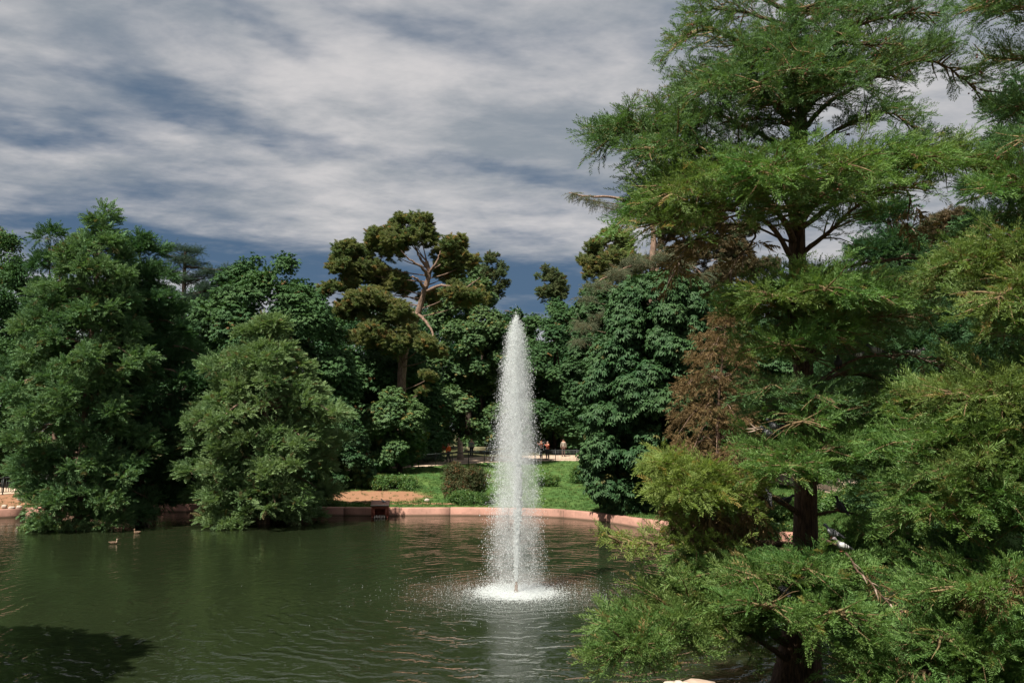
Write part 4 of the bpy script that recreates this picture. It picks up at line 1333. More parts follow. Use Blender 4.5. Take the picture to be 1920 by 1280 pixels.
# back boughs, shaded, behind the trunk
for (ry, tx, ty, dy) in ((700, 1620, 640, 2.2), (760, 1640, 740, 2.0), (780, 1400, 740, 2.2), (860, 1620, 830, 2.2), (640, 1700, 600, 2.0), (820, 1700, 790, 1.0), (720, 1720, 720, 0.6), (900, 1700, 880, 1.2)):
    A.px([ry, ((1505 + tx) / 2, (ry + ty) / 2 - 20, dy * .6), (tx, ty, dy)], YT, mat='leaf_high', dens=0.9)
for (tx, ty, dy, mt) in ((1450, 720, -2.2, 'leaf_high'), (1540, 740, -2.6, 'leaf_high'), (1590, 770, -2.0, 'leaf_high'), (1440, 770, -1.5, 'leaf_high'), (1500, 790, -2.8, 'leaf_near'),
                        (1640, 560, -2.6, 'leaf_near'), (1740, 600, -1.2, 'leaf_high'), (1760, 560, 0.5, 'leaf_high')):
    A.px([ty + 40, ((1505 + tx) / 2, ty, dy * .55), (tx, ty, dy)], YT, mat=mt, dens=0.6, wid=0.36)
# y 820-900 plate
for (tx, ty, dy, mt) in ((1440, 850, -2.0, 'leaf_near'), (1500, 865, -2.8, 'leaf_near'), (1570, 835, -2.6, 'leaf_near'), (1640, 840, -2.0, 'leaf_near'), (1460, 880, -2.6, 'leaf_near')):
    A.px([900, ((1508 + tx) / 2, ty - 8, dy * .55), (tx, ty, dy)], YT, mat=mt, dens=0.85, wid=0.36)
A.px([(1434, 850, -1.4), (1430, 820, -1.5), (1436, 806, -1.5)], YT, mat='dead', kind='neartwig', dens=0.05, r0=0.018, wid=0.05, bare=0.9, twig='bark_pale')
perch4 = A.px([870, (1480, 830, -1.0), (1440, 812, -1.6), (1415, 806, -1.9)], YT, mat='dead', kind='neartwig', dens=0.05, r0=0.03, wid=0.05, bare=0.9, twig='bark_pale')
# bright plate at left, y 860-960
br = dict(mat='leaf_bright', wid=0.27, up=0.08, vj=0.1)
perch2 = A.px([975, (1460, 945, -.4), (1420, 928, -.8), (1370, 905, -1.2), (1300, 885, -1.6), (1240, 875, -1.9)], YT, **br, bare=0.30, dens=1.5, r0=0.055)
A.px([(1430, 932, -.7), (1360, 925, -1.4), (1310, 915, -2.0), (1265, 912, -2.3)], YT, **br, bare=0.12, dens=1.5)
A.px([(1430, 932, -.7), (1370, 935, -1.0), (1310, 940, -1.2), (1250, 935, -1.3)], YT, **br, bare=0.12, dens=1.4)
A.px([(1420, 928, -.8), (1350, 905, -.6), (1280, 878, -.7), (1235, 865, -.8)], YT, **br, bare=0.15, dens=1.1)
# hanging dead twigs under it
for q in range(7):
    x0 = 1290 + q * 20
    A.px([(x0, 935, -1.0), (x0 - 6, 960, -1.0), (x0 - 8 + 6 * (q % 3), 995 + 6 * (q % 2), -1.0)], YT, mat='dead', kind='neartwig', dens=1.0, r0=0.012, wid=0.4, bare=0.1, hang=0.9, twig='bark_pale')
# small limb with a dark pigeon right of the trunk
perch3 = A.px([965, (1560, 955, -.2), (1610, 965, -.4), (1680, 985, -.7)], YT, mat='leaf_near', dens=0.4, bare=0.8, r0=0.035)
# y 1010 sparse left limb
A.px([1030, (1400, 1015, -.8), (1300, 1010, -1.4), (1215, 1018, -1.8), (1148, 1008, -2.1)], YT, mat='leaf_bright', dens=0.6, wid=0.16, bare=0.35)
A.px([1030, (1400, 1010, -.2), (1330, 1010, -.2), (1280, 1040, -.3)], YT, mat='leaf_near', dens=1.1, wid=0.3)
A.px([1060, (1400, 1060, -.4), (1330, 1060, -.6), (1285, 1100, -.8)], YT, mat='leaf_high', dens=1.0, wid=0.3)
# low tiers
for (ry, tx, ty, dy, mt, dn) in ((1130, 1330, 1075, -2.2, 'leaf_near', 1.0), (1120, 1420, 1080, -3.0, 'leaf_olive', 1.1), (1120, 1520, 1075, -3.2, 'leaf_near', 1.1), (1120, 1600, 1070, -2.6, 'leaf_near', 1.0), (1100, 1680, 1060, -2.0, 'leaf_near', 1.0),
                                (1180, 1280, 1120, -1.4, 'leaf_near', 1.0), (1150, 1250, 1150, -2.4, 'leaf_olive', 1.0), (1190, 1440, 1140, -3.6, 'leaf_near', 1.0), (1190, 1560, 1150, -3.6, 'leaf_near', 1.0),
                                (1080, 1580, 1040, -1.5, 'leaf_high', 0.8), (1080, 1650, 1030, -1.0, 'leaf_near', .9), (1040, 1700, 1010, -1.4, 'leaf_near', .9)):
    A.px([ry, ((1505 + tx) / 2, (ry + ty) / 2 - 25, dy * .55), (tx, ty, dy)], YT, mat=mt, dens=dn, wid=0.36)
A.px([1230, (1380, 1150, -1.0), (1290, 1145, -2.0), (1235, 1165, -2.6), (1190, 1180, -3.0)], YT, mat='leaf_olive', dens=1.3, wid=0.26, bare=0.15)
A.px([1240, (1380, 1180, -1.2), (1280, 1180, -2.4), (1210, 1205, -3.2), (1180, 1215, -3.6)], YT, mat='leaf_olive', dens=1.1, wid=0.26, bare=0.3)
A.px([1230, (1400, 1170, -.4), (1300, 1160, -.9), (1220, 1200, -1.2)], YT, mat='leaf_near', dens=1.0, wid=0.3)
# lit fallen-looking stick and sticks
pole_a = A.px([(1540, 1010, -2.4), (1580, 1030, -2.7), (1612, 1075, -3.0), (1640, 1110, -3.2), (1690, 1170, -3.4)], YT, mat='dead', kind='neartwig', dens=0.15, r0=0.024, wid=0.06, bare=0.4, twig='bark_pale')
A.px([(1680, 1130, -3.2), (1700, 1160, -3.3), (1716, 1200, -3.4)], YT, mat='dead', kind='neartwig', dens=0.1, r0=0.014, wid=0.05, bare=0.8, twig='bark_pale')
A.px([(1672, 1170, -3.2), (1692, 1200, -3.3), (1694, 1246, -3.4)], YT, mat='dead', kind='neartwig', dens=0.1, r0=0.014, wid=0.05, bare=0.8, twig='bark_pale')
A.px([(1440, 1060, -2.6), (1480, 1075, -2.8), (1530, 1090, -3.0)], YT, mat='leaf_near', dens=0.6, r0=0.014, wid=0.2, bare=0.3)
A.finish()

YB = 14.6
B = Near('bald cypress just outside the right edge, long boughs reaching in',
         [(2110, 1420, YB), (2100, 1000, YB), (2090, 600, YB), (2080, 200, YB), (2070, -300, YB)], [0.5, 0.26, 0.2, 0.15, 0.08])
for (ry, mx_, my, tx, ty, dy, mt, dn) in (
        (120, 1960, 30, 1830, 20, -.4, 'leaf_high', 1.1), (220, 1960, 120, 1840, 110, .6, 'leaf_high', 1.1), (60, 1980, -20, 1880, -10, -1.0, 'leaf_high', 1.0), (300, 1980, 200, 1880, 190, .2, 'leaf_high', 1.1),
        (340, 1990, 250, 1890, 270, -.8, 'leaf_high', 1.0), (440, 1950, 350, 1850, 350, -.4, 'leaf_near', 1.0), (500, 1960, 420, 1860, 410, .8, 'leaf_high', 1.0),
        (600, 1930, 495, 1800, 500, -1.0, 'leaf_olive', 1.2), (620, 1900, 500, 1760, 520, -.4, 'leaf_olive', 1.1), (640, 1960, 530, 1860, 560, -1.8, 'leaf_olive', 1.0), (700, 1950, 620, 1850, 640, -.2, 'leaf_near', .8),
        (820, 1900, 730, 1740, 730, -.6, 'leaf_olive', 1.2), (860, 1880, 760, 1680, 770, -.2, 'leaf_olive', 1.2), (840, 1920, 740, 1800, 740, -1.8, 'leaf_olive', 1.1), (900, 1880, 800, 1720, 830, -1.4, 'leaf_near', 1.1),
        (930, 1860, 840, 1650, 850, .2, 'leaf_near', 1.1), (960, 1900, 860, 1760, 880, -1.8, 'leaf_olive', 1.1), (1000, 1880, 900, 1680, 910, -.6, 'leaf_near', 1.1), (1040, 1900, 930, 1740, 960, -1.6, 'leaf_near', 1.0),
        (1060, 1880, 950, 1700, 985, -.4, 'leaf_near', 1.0), (1090, 1900, 990, 1780, 1020, .6, 'leaf_high', .9), (1180, 1880, 1080, 1700, 1095, -.8, 'leaf_near', 1.1), (1200, 1900, 1080, 1780, 1090, -2.0, 'leaf_near', 1.1),
        (1260, 1880, 1150, 1700, 1160, -.4, 'leaf_near', 1.1), (1290, 1900, 1180, 1760, 1200, -1.8, 'leaf_near', 1.1), (1330, 1860, 1230, 1650, 1225, -.8, 'leaf_near', 1.1), (1360, 1880, 1260, 1700, 1270, -1.6, 'leaf_near', 1.1),
        (1380, 1840, 1270, 1600, 1255, -1.0, 'leaf_near', 1.0), (780, 1960, 690, 1840, 690, .8, 'leaf_high', .9), (540, 1960, 450, 1800, 440, 1.0, 'leaf_high', .8), (1120, 1850, 1040, 1640, 1060, .6, 'leaf_high', .8)):
    B.px([ry, (mx_, my, dy * .6), (tx, ty, dy)], YB, mat=mt, dens=dn, wid=0.34, bare=0.15, cones=2 if ry < 500 else 0)
B.px([1100, (1990, 1060, -1.6), (1880, 1085, -1.9), (1835, 1105, -2.0)], YB, **dead, wid=0.1)
B.finish()

# ------------------------------------------------------------------ shrubs, flowers, grass on the bank
def shrub(name, label, px, py, Y, rx, rz, n, leafmat, ry=None, scale=1.0, cat='shrub', kind='small'):
    c = at(px, py, Y)
    gz = shore_z(c.x, Y)
    root = empty(name, (c.x, Y, gz), 0, label, cat)
    ry = ry or rx * 0.8
    nl = 16
    C = np.stack([rng.uniform(-1, 1, nl) * rx * 0.72, rng.uniform(-1, 1, nl) * ry * 0.7, rng.uniform(0.15, 0.75, nl) * rz], 1)
    C[:, 2] *= 1 - 0.55 * (C[:, 0] / rx) ** 2
    idx = rng.integers(0, nl, n)
    d = unit(rng.normal(size=(n, 3)) + [0, 0, 0.4])
    P = C[idx] + d * np.array([rx * 0.3, ry * 0.3, rz * 0.36]) * rng.uniform(0.4, 1.05, n)[:, None]
    P[:, 2] = np.maximum(P[:, 2], 0.05)
    tb = Tubes()
    for k in range(nl):
        tb.add(cr([(C[k][0] * 0.2, C[k][1] * 0.2, -0.05), C[k] * 0.6, C[k]], 5), np.linspace(0.03, 0.008, 5), 4)
    tb.build('stems', M['bark_dark'], root)
    scatter('foliage', P, unit(d + rng.normal(size=(n, 3)) * 0.5), unit(d + [0, 0, 1.0]), scale * rng.uniform(0.7, 1.2, n), src(kind, leafmat), root, 'stuff')
    return root


shrub('laurel_bush', 'low bright green bush on the lawn above the duck house', 735, 905, 57.5, 1.75, 0.75, 900, 'shrub', scale=1.35)
shrub('laurel_bush', 'small pale bush joining the low bright bush on its left', 703, 908, 58.5, 0.6, 0.5, 260, 'shrub', scale=1.2)
shrub('rounded_bush', 'large rounded bush, reddish on top, on the lawn left of the fountain', 862, 920, 53.5, 1.9, 2.05, 3400, 'shrub_brown', 1.3, scale=1.0)
shrub('rounded_bush', 'green bush at the kerb below the reddish rounded bush', 882, 935, 51.0, 1.5, 0.75, 900, 'shrub', 0.7, scale=1.0)
shrub('small_bush', 'small yellow-green bush on the lawn just right of the fountain jet', 1028, 903, 60, 0.85, 0.8, 500, 'shrub', scale=1.1)
shrub('small_bush', 'yellow-green bush against the hanging chestnut boughs', 1088, 892, 62, 1.0, 1.2, 600, 'shrub', scale=1.3)
shrub('flowering_shrub', 'shrub with pink flowers behind the railing near the person in orange', 803, 842, 78, 1.5, 2.6, 900, 'flower', scale=1.1)
shrub('flowering_shrub', 'pink flowering shrub in the shade behind the hanging chestnut leaves', 690, 872, 70, 1.1, 1.2, 160, 'flower', scale=1.1)
shrub('ground_ivy', 'patch of low ivy along the kerb between cypress and duck house', 606, 945, 50.3, 1.4, 0.3, 500, 'shrub', 0.5, scale=0.9)
shrub('water_plants', 'yellowish water plants round the foot of the tall left cypress', 120, 985, 42.4, 2.2, 0.32, 1500, 'leaf_far_pale', 0.7, scale=1.3, cat='water plants')
shrub('undergrowth', 'tall added undergrowth standing in for the dark behind the short railing at the left edge', -5, 880, 64, 4.5, 3.4, 1500, 'shrub', 2.0, scale=1.8)  # added to cover sunlit ground and make the gap behind the rails dark
for (q, lb) in ((500, 'brownish undergrowth in the shade below the domed chestnut'), (1450, 'undergrowth on the right bank left of the near trunk'), (1600, 'undergrowth on the right bank right of the near trunk')):
    shrub('undergrowth', lb, q, 930, 52 if q == 500 else 41, 2.5, 0.9, 700, 'shrub', 1.2, scale=1.6)

shrub('bank_ivy', 'dark ivy over the kerb left of the near cypress trunk', 1420, 985, 38.4, 2.2, 0.9, 900, 'shrub', 0.9, scale=1.5)
shrub('bank_ivy', 'dark ivy over the kerb right of the near cypress trunk', 1590, 1000, 35.0, 2.6, 0.9, 1000, 'shrub', 0.9, scale=1.5)
# grass blades over the lawn (stuff)
n = 26000
i = rng.integers(0, NT_, n * 3)
x = DIR[i, 0] * 0; f = rng.uniform(0, 1, n * 3)
rad = (RS[i] + 0.5) * (1 - f) + (RP[i] - 0.2) * f
gx = CX + DIR[i, 0] * rad + rng.normal(size=n * 3) * 0.1; gy = CY + DIR[i, 1] * rad
k = (gy > 34) & (np.abs(gx) < 34)
gx, gy, ii, ff = gx[k][:n], gy[k][:n], i[k][:n], f[k][:n]
s = ff * ff * (3 - 2 * ff) * 0.35 + ff * 0.65
gz = (KZ - 0.03) * (1 - s) + ZP[ii] * s + bumpz(gx, gy) * np.sin(np.pi * ff)
G = np.stack([gx, gy, gz - 0.01], 1)
bare_ = ((gx - pp.x) / 3.0) ** 2 + ((gy - 54.0) / 2.4) ** 2 < 1
bare_ |= ((gx + 30) / 5) ** 2 + ((gy - 50) / 2.6) ** 2 < 1
G = G[~bare_ | (rng.uniform(size=len(G)) < 0.08)]
nn = len(G)
ang = rng.uniform(0, 6.28, nn)
scatter('grass', G, np.stack([np.cos(ang), np.sin(ang), ang * 0], 1), np.tile([0, 0, 1.0], (nn, 1)), rng.uniform(0.6, 1.3, nn), src('grass', 'grass_blade'), None, 'stuff')

# ------------------------------------------------------------------ fountain
root = empty('fountain', (FX, FY, 0), 0, 'tall white water jet falling back in a veil of drops onto the pond', 'fountain')
tb = Tubes()
tb.add([(0, 0, -0.4), (0, 0, 0.10), (0, 0, 0.12), (0, 0, 0.26), (0, 0, 0.27), (0, 0, 0.36)], [0.07, 0.07, 0.05, 0.05, 0.035, 0.032], 12)
tb.build('nozzle', simple_mat('nozzle_metal', (0.20, 0.13, 0.09), (0.10, 0.08, 0.06), 14, 0.55, 0.003), root)
# solid lower jet: lumpy rope of water
zz = np.linspace(0.34, 5.2, 150)
P = np.stack([np.cumsum(rng.normal(size=150)) * 0.003, np.cumsum(rng.normal(size=150)) * 0.003, zz], 1)
rj = 0.036 + 0.022 * (zz - 0.3) + 0.016 * rng.normal(size=150) * np.clip(zz / 3, 0.3, 1)
rj = np.clip(rj, 0.02, None) * np.interp(zz, [0.3, 3.2, 5.2], [1, 0.95, 0.5])
tb = Tubes(); tb.add(P, rj, 9, 0.26); tb.build('jet', M['drop'], root)


def drops(name, P, S_, mat, stretch=None):
    oc = np.array([(1, 0, 0), (0, 1, 0), (-1, 0, 0), (0, -1, 0), (0, 0, 1), (0, 0, -1)], float)
    f = np.array([(0, 1, 4), (1, 2, 4), (2, 3, 4), (3, 0, 4), (1, 0, 5), (2, 1, 5), (3, 2, 5), (0, 3, 5)])
    sc = S_[:, None, None] * oc[None]
    if stretch is not None: sc[:, :, 2] *= stretch[:, None]
    V = (P[:, None, :] + sc).reshape(-1, 3)
    F = (f[None] + (np.arange(len(P)) * 6)[:, None, None]).reshape(-1, 3)
    return tag(link(name, np_mesh(name, V, F, mat, True), root), kind='stuff')


H = 8.28
def falling(n, spread, apex_drop, core=0.06, p=0.85):
    """drops past their highest point: even in time, drifting outwards as they fall"""
    h = H + 0.12 - rng.exponential(apex_drop, n); h = np.clip(h, 3.0, None)
    T = np.sqrt(2 * h / 9.81)
    tt = rng.uniform(0, 1, n) * T
    z = 0.02 + h - 4.905 * tt ** 2
    rad = np.sqrt(rng.uniform(0.0, 1, n)) * rng.choice([1.0, 1.0, 0.75, 1.12], n) + np.abs(rng.normal(size=n)) * 0.07
    a = rng.uniform(0, 6.283, n)
    tf = np.sqrt(np.clip(2 * (H - z) / 9.81, 0, None))
    cl = rng.integers(0, 320, n); m_ = rng.uniform(size=n) < 0.42
    for arr in (a, rad, tt, h):
        arr[m_] = arr[:320][cl[m_]]
    a = a + m_ * rng.normal(size=n) * 0.16; rad = rad + m_ * rng.normal(size=n) * 0.05; z = 0.02 + h - 4.905 * tt ** 2 + m_ * rng.normal(size=n) * 0.16
    tf = np.sqrt(np.clip(2 * (H - z) / 9.81, 0, None))
    rr = rad * spread * (tf * 0.6 + tt * 0.4) ** p + rng.normal(size=n) * core
    return np.stack([rr * np.cos(a) + 0.07 * (1 - z / H) * -1, rr * np.sin(a), z], 1)


# rising core
n = 11000
z = 0.4 + (H - 0.4) * (1 - (1 - rng.uniform(0, 1, n)) ** 1.6)
wob_ = np.stack([np.interp(z, np.linspace(0, H, 40), rng.normal(size=40) * 0.03), np.interp(z, np.linspace(0, H, 40), rng.normal(size=40) * 0.03)], 1)
P = np.column_stack([rng.normal(size=(n, 2)) * (0.02 + (0.004 + 0.018 * z) * np.sqrt(np.clip(1.0 - z / H, 0, 1)))[:, None] + wob_ * (z / H)[:, None], z])
drops('rising_spray', P, rng.uniform(0.005, 0.015, n), M['drop'], rng.uniform(1, 2, n))
# crest plume and falling veil
P = falling(30000, 0.78, 1.1)
k = P[:, 2] > 0.03
drops('falling_drops', P[k], (rng.uniform(0.1, 1, k.sum()) ** 3.0) * 0.0100 + 0.0022, M['drop'], rng.uniform(1, 2.4, k.sum()))
P = falling(34000, 0.78, 1.3)
k = P[:, 2] > 0.1
drops('fine_mist', P[k], rng.uniform(0.004, 0.010, k.sum()), M['mistdrop'], rng.uniform(1, 2.0, k.sum()))
# splash at the foot
n = 7000
rr = np.sqrt(rng.uniform(0, 1, n)) * 1.1 + rng.exponential(0.16, n); aa = rng.uniform(0, 6.28, n)
P = np.stack([rr * np.cos(aa), rr * np.sin(aa), rng.exponential(0.04, n) + 0.01], 1)
drops('splash', P, rng.uniform(0.005, 0.016, n), M['drop'])
n = 5000
rr = 1.2 + rng.exponential(0.9, n); aa = rng.uniform(0, 6.28, n)
P = np.stack([rr * np.cos(aa), rr * np.sin(aa), rng.exponential(0.02, n) + 0.006], 1)
drops('ripple_drops', P, rng.uniform(0.003, 0.009, n), M['drop'])
# the finest spray hangs in the air as a thin white mist round the falling water
zz = np.array([0.1, 0.8, 2, 3.5, 5, 6.2, 7.2, 7.9, 8.25, 8.4])
rr_ = np.array([1.15, 1.1, 1.05, 0.98, 0.85, 0.70, 0.50, 0.32, 0.17, 0.04])
V, F = [], []
for z_, r in zip(zz, rr_):
    for k in range(24):
        V.append((r * math.cos(k / 24 * 2 * math.pi), r * math.sin(k / 24 * 2 * math.pi), z_))
F = [(i * 24 + k, i * 24 + (k + 1) % 24, (i + 1) * 24 + (k + 1) % 24, (i + 1) * 24 + k) for i in range(9) for k in range(24)]
nv = len(V); V += [(0, 0, 0.1), (0, 0, 8.42)]
F3 = [(nv, (k + 1) % 24, k, k) for k in range(24)]
me = bpy.data.meshes.new('mist')
me.from_pydata([tuple(v) for v in V], [], F + [(nv, (k + 1) % 24, k) for k in range(24)] + [(nv + 1, 9 * 24 + k, 9 * 24 + (k + 1) % 24) for k in range(24)])
m, t, o = new_mat('spray_mist')
p = pos(t) if False else t.new('ShaderNodeTexCoord').outputs['Object']
sp = t.new('ShaderNodeSeparateXYZ'); t.l.new(p, sp.inputs[0])
r = t.math('SQRT', t.math('ADD', t.math('MULTIPLY', sp.outputs[0], sp.outputs[0]), t.math('MULTIPLY', sp.outputs[1], sp.outputs[1])))
lim = t.math('MULTIPLY', t.math('SQRT', t.math('MAXIMUM', t.math('SUBTRACT', 1.0, t.math('DIVIDE', sp.outputs[2], 8.4)), 0.001)), 1.12)
q = t.ramp(t.math('DIVIDE', r, lim), 0.35, 0.98, 1.0, 0.0)
mps = t.new('ShaderNodeMapping'); mps.inputs['Scale'].default_value = (1, 1, 0.4); t.l.new(p, mps.inputs[0])
den = t.math('MULTIPLY', t.math('MULTIPLY', q, t.ramp(t.noise(mps.outputs[0], 3.5, 4, 0.6), 0.35, 0.65, 0.2, 1.5)), t.ramp(sp.outputs[2], 0.5, 8.0, 0.22, 1.0, False))
pv = t.new('ShaderNodeVolumePrincipled'); pv.inputs['Color'].default_value = (0.95, 0.97, 1, 1); t.put(pv.inputs['Density'], den)
t.l.new(pv.outputs[0], o.inputs['Volume'])
me.materials.append(m)
tag(link('mist', me, root), kind='stuff')
# foam disc, slightly domed
V, F = [], []
NR, NA = 14, 64
for i in range(NR):
    r = 1.75 * i / (NR - 1) + 0.01
    for k in range(NA):
        a = k / NA * 2 * math.pi
        V.append((r * math.cos(a), r * math.sin(a), 0.012 + 0.035 * math.exp(-r * 1.5) + 0.012 * math.sin(a * 7 + r * 9) * math.exp(-r)))
for i in range(NR - 1):
    for k in range(NA):
        F.append((i * NA + k, (i + 1) * NA + k, (i + 1) * NA + (k + 1) % NA, i * NA + (k + 1) % NA))
tag(link('foam', np_mesh('foam', V, F, M['foam'], True), root), kind='stuff')

# ------------------------------------------------------------------ duck house
HX, HY = at(713, 958, 48.2).x, 48.2
M['red_wood'] = simple_mat('red_painted_wood', (0.30, 0.085, 0.055), (0.20, 0.06, 0.04), 8, 0.8, 0.006)
M['roof_wood'] = simple_mat('pinkish_roof_board', (0.42, 0.24, 0.19), (0.32, 0.18, 0.14), 6, 0.8, 0.006)
M['white_wood'] = simple_mat('pale_wood', (0.55, 0.50, 0.44), (0.4, 0.35, 0.3), 10, 0.8, 0.004)
M['black'] = simple_mat('dark_inside', (0.012, 0.012, 0.010), None, 5, 0.9, 0)
root = empty('duck_house', (HX, HY, 0), R(4), 'small red wooden duck house with sloping board roof against the kerb', 'duck house')
q = Quads(); q.box((-0.44, 0, 0.36), (0.05, 0.6, 0.62)); q.build('side_wall', M['red_wood'], root)
q = Quads(); q.box((0.44, 0, 0.36), (0.05, 0.6, 0.62)); q.build('side_wall', M['red_wood'], root)
q = Quads(); q.box((0, 0.28, 0.42), (0.83, 0.04, 0.74)); q.build('back_wall', M['red_wood'], root)
q = Quads(); q.box((0, 0, 0.05), (0.83, 0.56, 0.04)); q.build('floor_board', M['red_wood'], root)
q = Quads(); q.box((0, -0.28, 0.555), (0.83, 0.04, 0.15)); q.box((-0.34, -0.28, 0.27), (0.12, 0.04, 0.42)); q.box((0.34, -0.28, 0.27), (0.12, 0.04, 0.42)); q.build('front_frame', M['red_wood'], root)
for k in range(4):
    q = Quads(); q.box((0, -0.30 + k * 0.19, 0.715 + k * 0.052), (1.02, 0.185, 0.03), 0, math.atan(0.052 / 0.19)); q.build('roof_board', M['roof_wood'], root)
q = Quads(); q.box((0, -0.405, 0.69), (1.02, 0.02, 0.06)); q.build('roof_edge', M['white_wood'], root)
ramp = empty('ramp', (0, 0, 0)); ramp.parent = root
for k in range(7):
    q = Quads(); q.box((-0.27 + k * 0.09, -0.42, 0.07 + 0.02 * (k % 2)), (0.05, 0.30, 0.03), 0, R(22)); q.build('slat', M['white_wood'], ramp)
for s_ in (-1, 1):
    for y_ in (-0.27, 0.27):
        q = Quads(); q.box((s_ * 0.42, y_, -0.15), (0.07, 0.07, 0.5)); q.build('leg', M['red_wood'], root)


# ------------------------------------------------------------------ birds
def loft(sections, n=12):
    """sections: (x, z, half width, half height)"""
    V, F = [], []
    for (x, z, a, b) in sections:
        for k in range(n):
            t_ = k / n * 2 * math.pi
            V.append((x, a * math.cos(t_), z + b * math.sin(t_)))
    m_ = len(sections)
    for i in range(m_ - 1):
        for k in range(n):
            F.append((i * n + k, (i + 1) * n + k, (i + 1) * n + (k + 1) % n, i * n + (k + 1) % n))
    return V, F


def pigeon_mat(name, body, head):
    m, t, o = new_mat(name)
    v = t.new('ShaderNodeTexCoord').outputs['Object']
    sp = t.new('ShaderNodeSeparateXYZ'); t.l.new(v, sp.inputs[0])
    n = t.noise(v, 40, 4, 0.6)
    c = t.mix(t.ramp(t.math('ADD', sp.outputs[0], t.math('MULTIPLY', n, 0.02)), 0.06, 0.10), body, head)
    c = t.mix(t.ramp(sp.outputs[0], -0.15, -0.10, 1, 0), c, (0.05, 0.05, 0.055))
    c = t.mix(t.math('MULTIPLY', t.ramp(n, 0.5, 0.7), 0.3), c, (0.05, 0.05, 0.05))
    b = principled(t, c, 0.7, 0.3)
    t.l.new(b.outputs[0], o.inputs[0])
    return m


def wing_mat(name, base):
    m, t, o = new_mat(name)
    v = t.new('ShaderNodeTexCoord').outputs['Object']
    sp = t.new('ShaderNodeSeparateXYZ'); t.l.new(v, sp.inputs[0])
    x = sp.outputs[0]
    c = base
    for x0 in (-0.025, -0.065):
        band = t.math('LESS_THAN', t.math('ABSOLUTE', t.math('SUBTRACT', x, x0)), 0.010)
        c = t.mix(band, c, (0.02, 0.02, 0.022))
    c = t.mix(t.math('LESS_THAN', x, -0.10), c, (0.03, 0.03, 0.035))
    b = principled(t, c, 0.7, 0.3)
    t.l.new(b.outputs[0], o.inputs[0])
    return m


PG = {'grey': (pigeon_mat('pigeon_grey', (0.20, 0.20, 0.22), (0.06, 0.07, 0.08)), wing_mat('wing_grey', (0.26, 0.26, 0.28))),
      'dark': (pigeon_mat('pigeon_dark', (0.035, 0.035, 0.04), (0.02, 0.022, 0.025)), wing_mat('wing_dark', (0.04, 0.04, 0.045))),
      'pied': (pigeon_mat('pigeon_pied', (0.22, 0.21, 0.23), (0.16, 0.14, 0.15)), wing_mat('wing_pied', (0.5, 0.5, 0.5)))}
M['beak'] = simple_mat('beak', (0.10, 0.07, 0.06), None, 9, 0.5, 0)
M['foot'] = simple_mat('bird_foot', (0.35, 0.10, 0.08), None, 9, 0.6, 0)


def bird_parts(root, mats, legs=True):
    V, F = loft([(0.160, 0.192, 0.002, 0.002), (0.152, 0.192, 0.014, 0.014), (0.132, 0.195, 0.026, 0.027), (0.110, 0.190, 0.028, 0.031), (0.092, 0.170, 0.028, 0.033),
                 (0.078, 0.140, 0.038, 0.042), (0.055, 0.110, 0.055, 0.056), (0.015, 0.092, 0.064, 0.062), (-0.035, 0.080, 0.058, 0.052), (-0.080, 0.068, 0.040, 0.034), (-0.115, 0.058, 0.026, 0.016),
                 (-0.160, 0.046, 0.030, 0.009), (-0.200, 0.036, 0.034, 0.006), (-0.205, 0.035, 0.002, 0.002)], 14)
    link('body', np_mesh('body', V, F, mats[0], True), root)
    for s_ in (-1, 1):
        V, F = loft([(0.065, 0.115, 0.002, 0.004), (0.05, 0.112, 0.014, 0.034), (0.0, 0.103, 0.018, 0.046), (-0.06, 0.086, 0.014, 0.034), (-0.12, 0.068, 0.008, 0.016), (-0.175, 0.054, 0.002, 0.003)], 10)
        V = [(x, y + s_ * (0.056 - 0.22 * max(-x - 0.02, 0)), z) for (x, y, z) in V]
        link('wing', np_mesh('wing', V, F, mats[1], True), root)
    V, F = loft([(0.156, 0.190, 0.006, 0.006), (0.172, 0.186, 0.004, 0.004), (0.186, 0.180, 0.001, 0.001)], 8)
    link('beak', np_mesh('beak', V, F, M['beak'], True), root)
    if legs:
        for s_ in (-1, 1):
            tb = Tubes()
            tb.add([(0.01, s_ * 0.022, 0.05), (0.005, s_ * 0.022, 0.0)], 0.005, 6)
            for a_ in (-0.5, 0, 0.5, math.pi):
                tb.add([(0.005, s_ * 0.022, 0.002), (0.005 + 0.03 * math.cos(a_), s_ * 0.022 + 0.03 * math.sin(a_), 0.0)], 0.003, 5)
            tb.build('leg', M['foot'], root)


def pigeon(px, py, Y, face, kind, label, pitch=0.0, sc=1.0):
    c = at(px, py, Y)
    root = empty('pigeon', tuple(c), face, label, 'pigeon', 'pigeons perched in the near cypress')
    root.rotation_euler = (0, pitch, face)
    root.scale = (sc, sc, sc)
    bird_parts(root, PG[kind])
    return root


PI = math.pi
for b_ in BIRDS: pigeon(*b_)



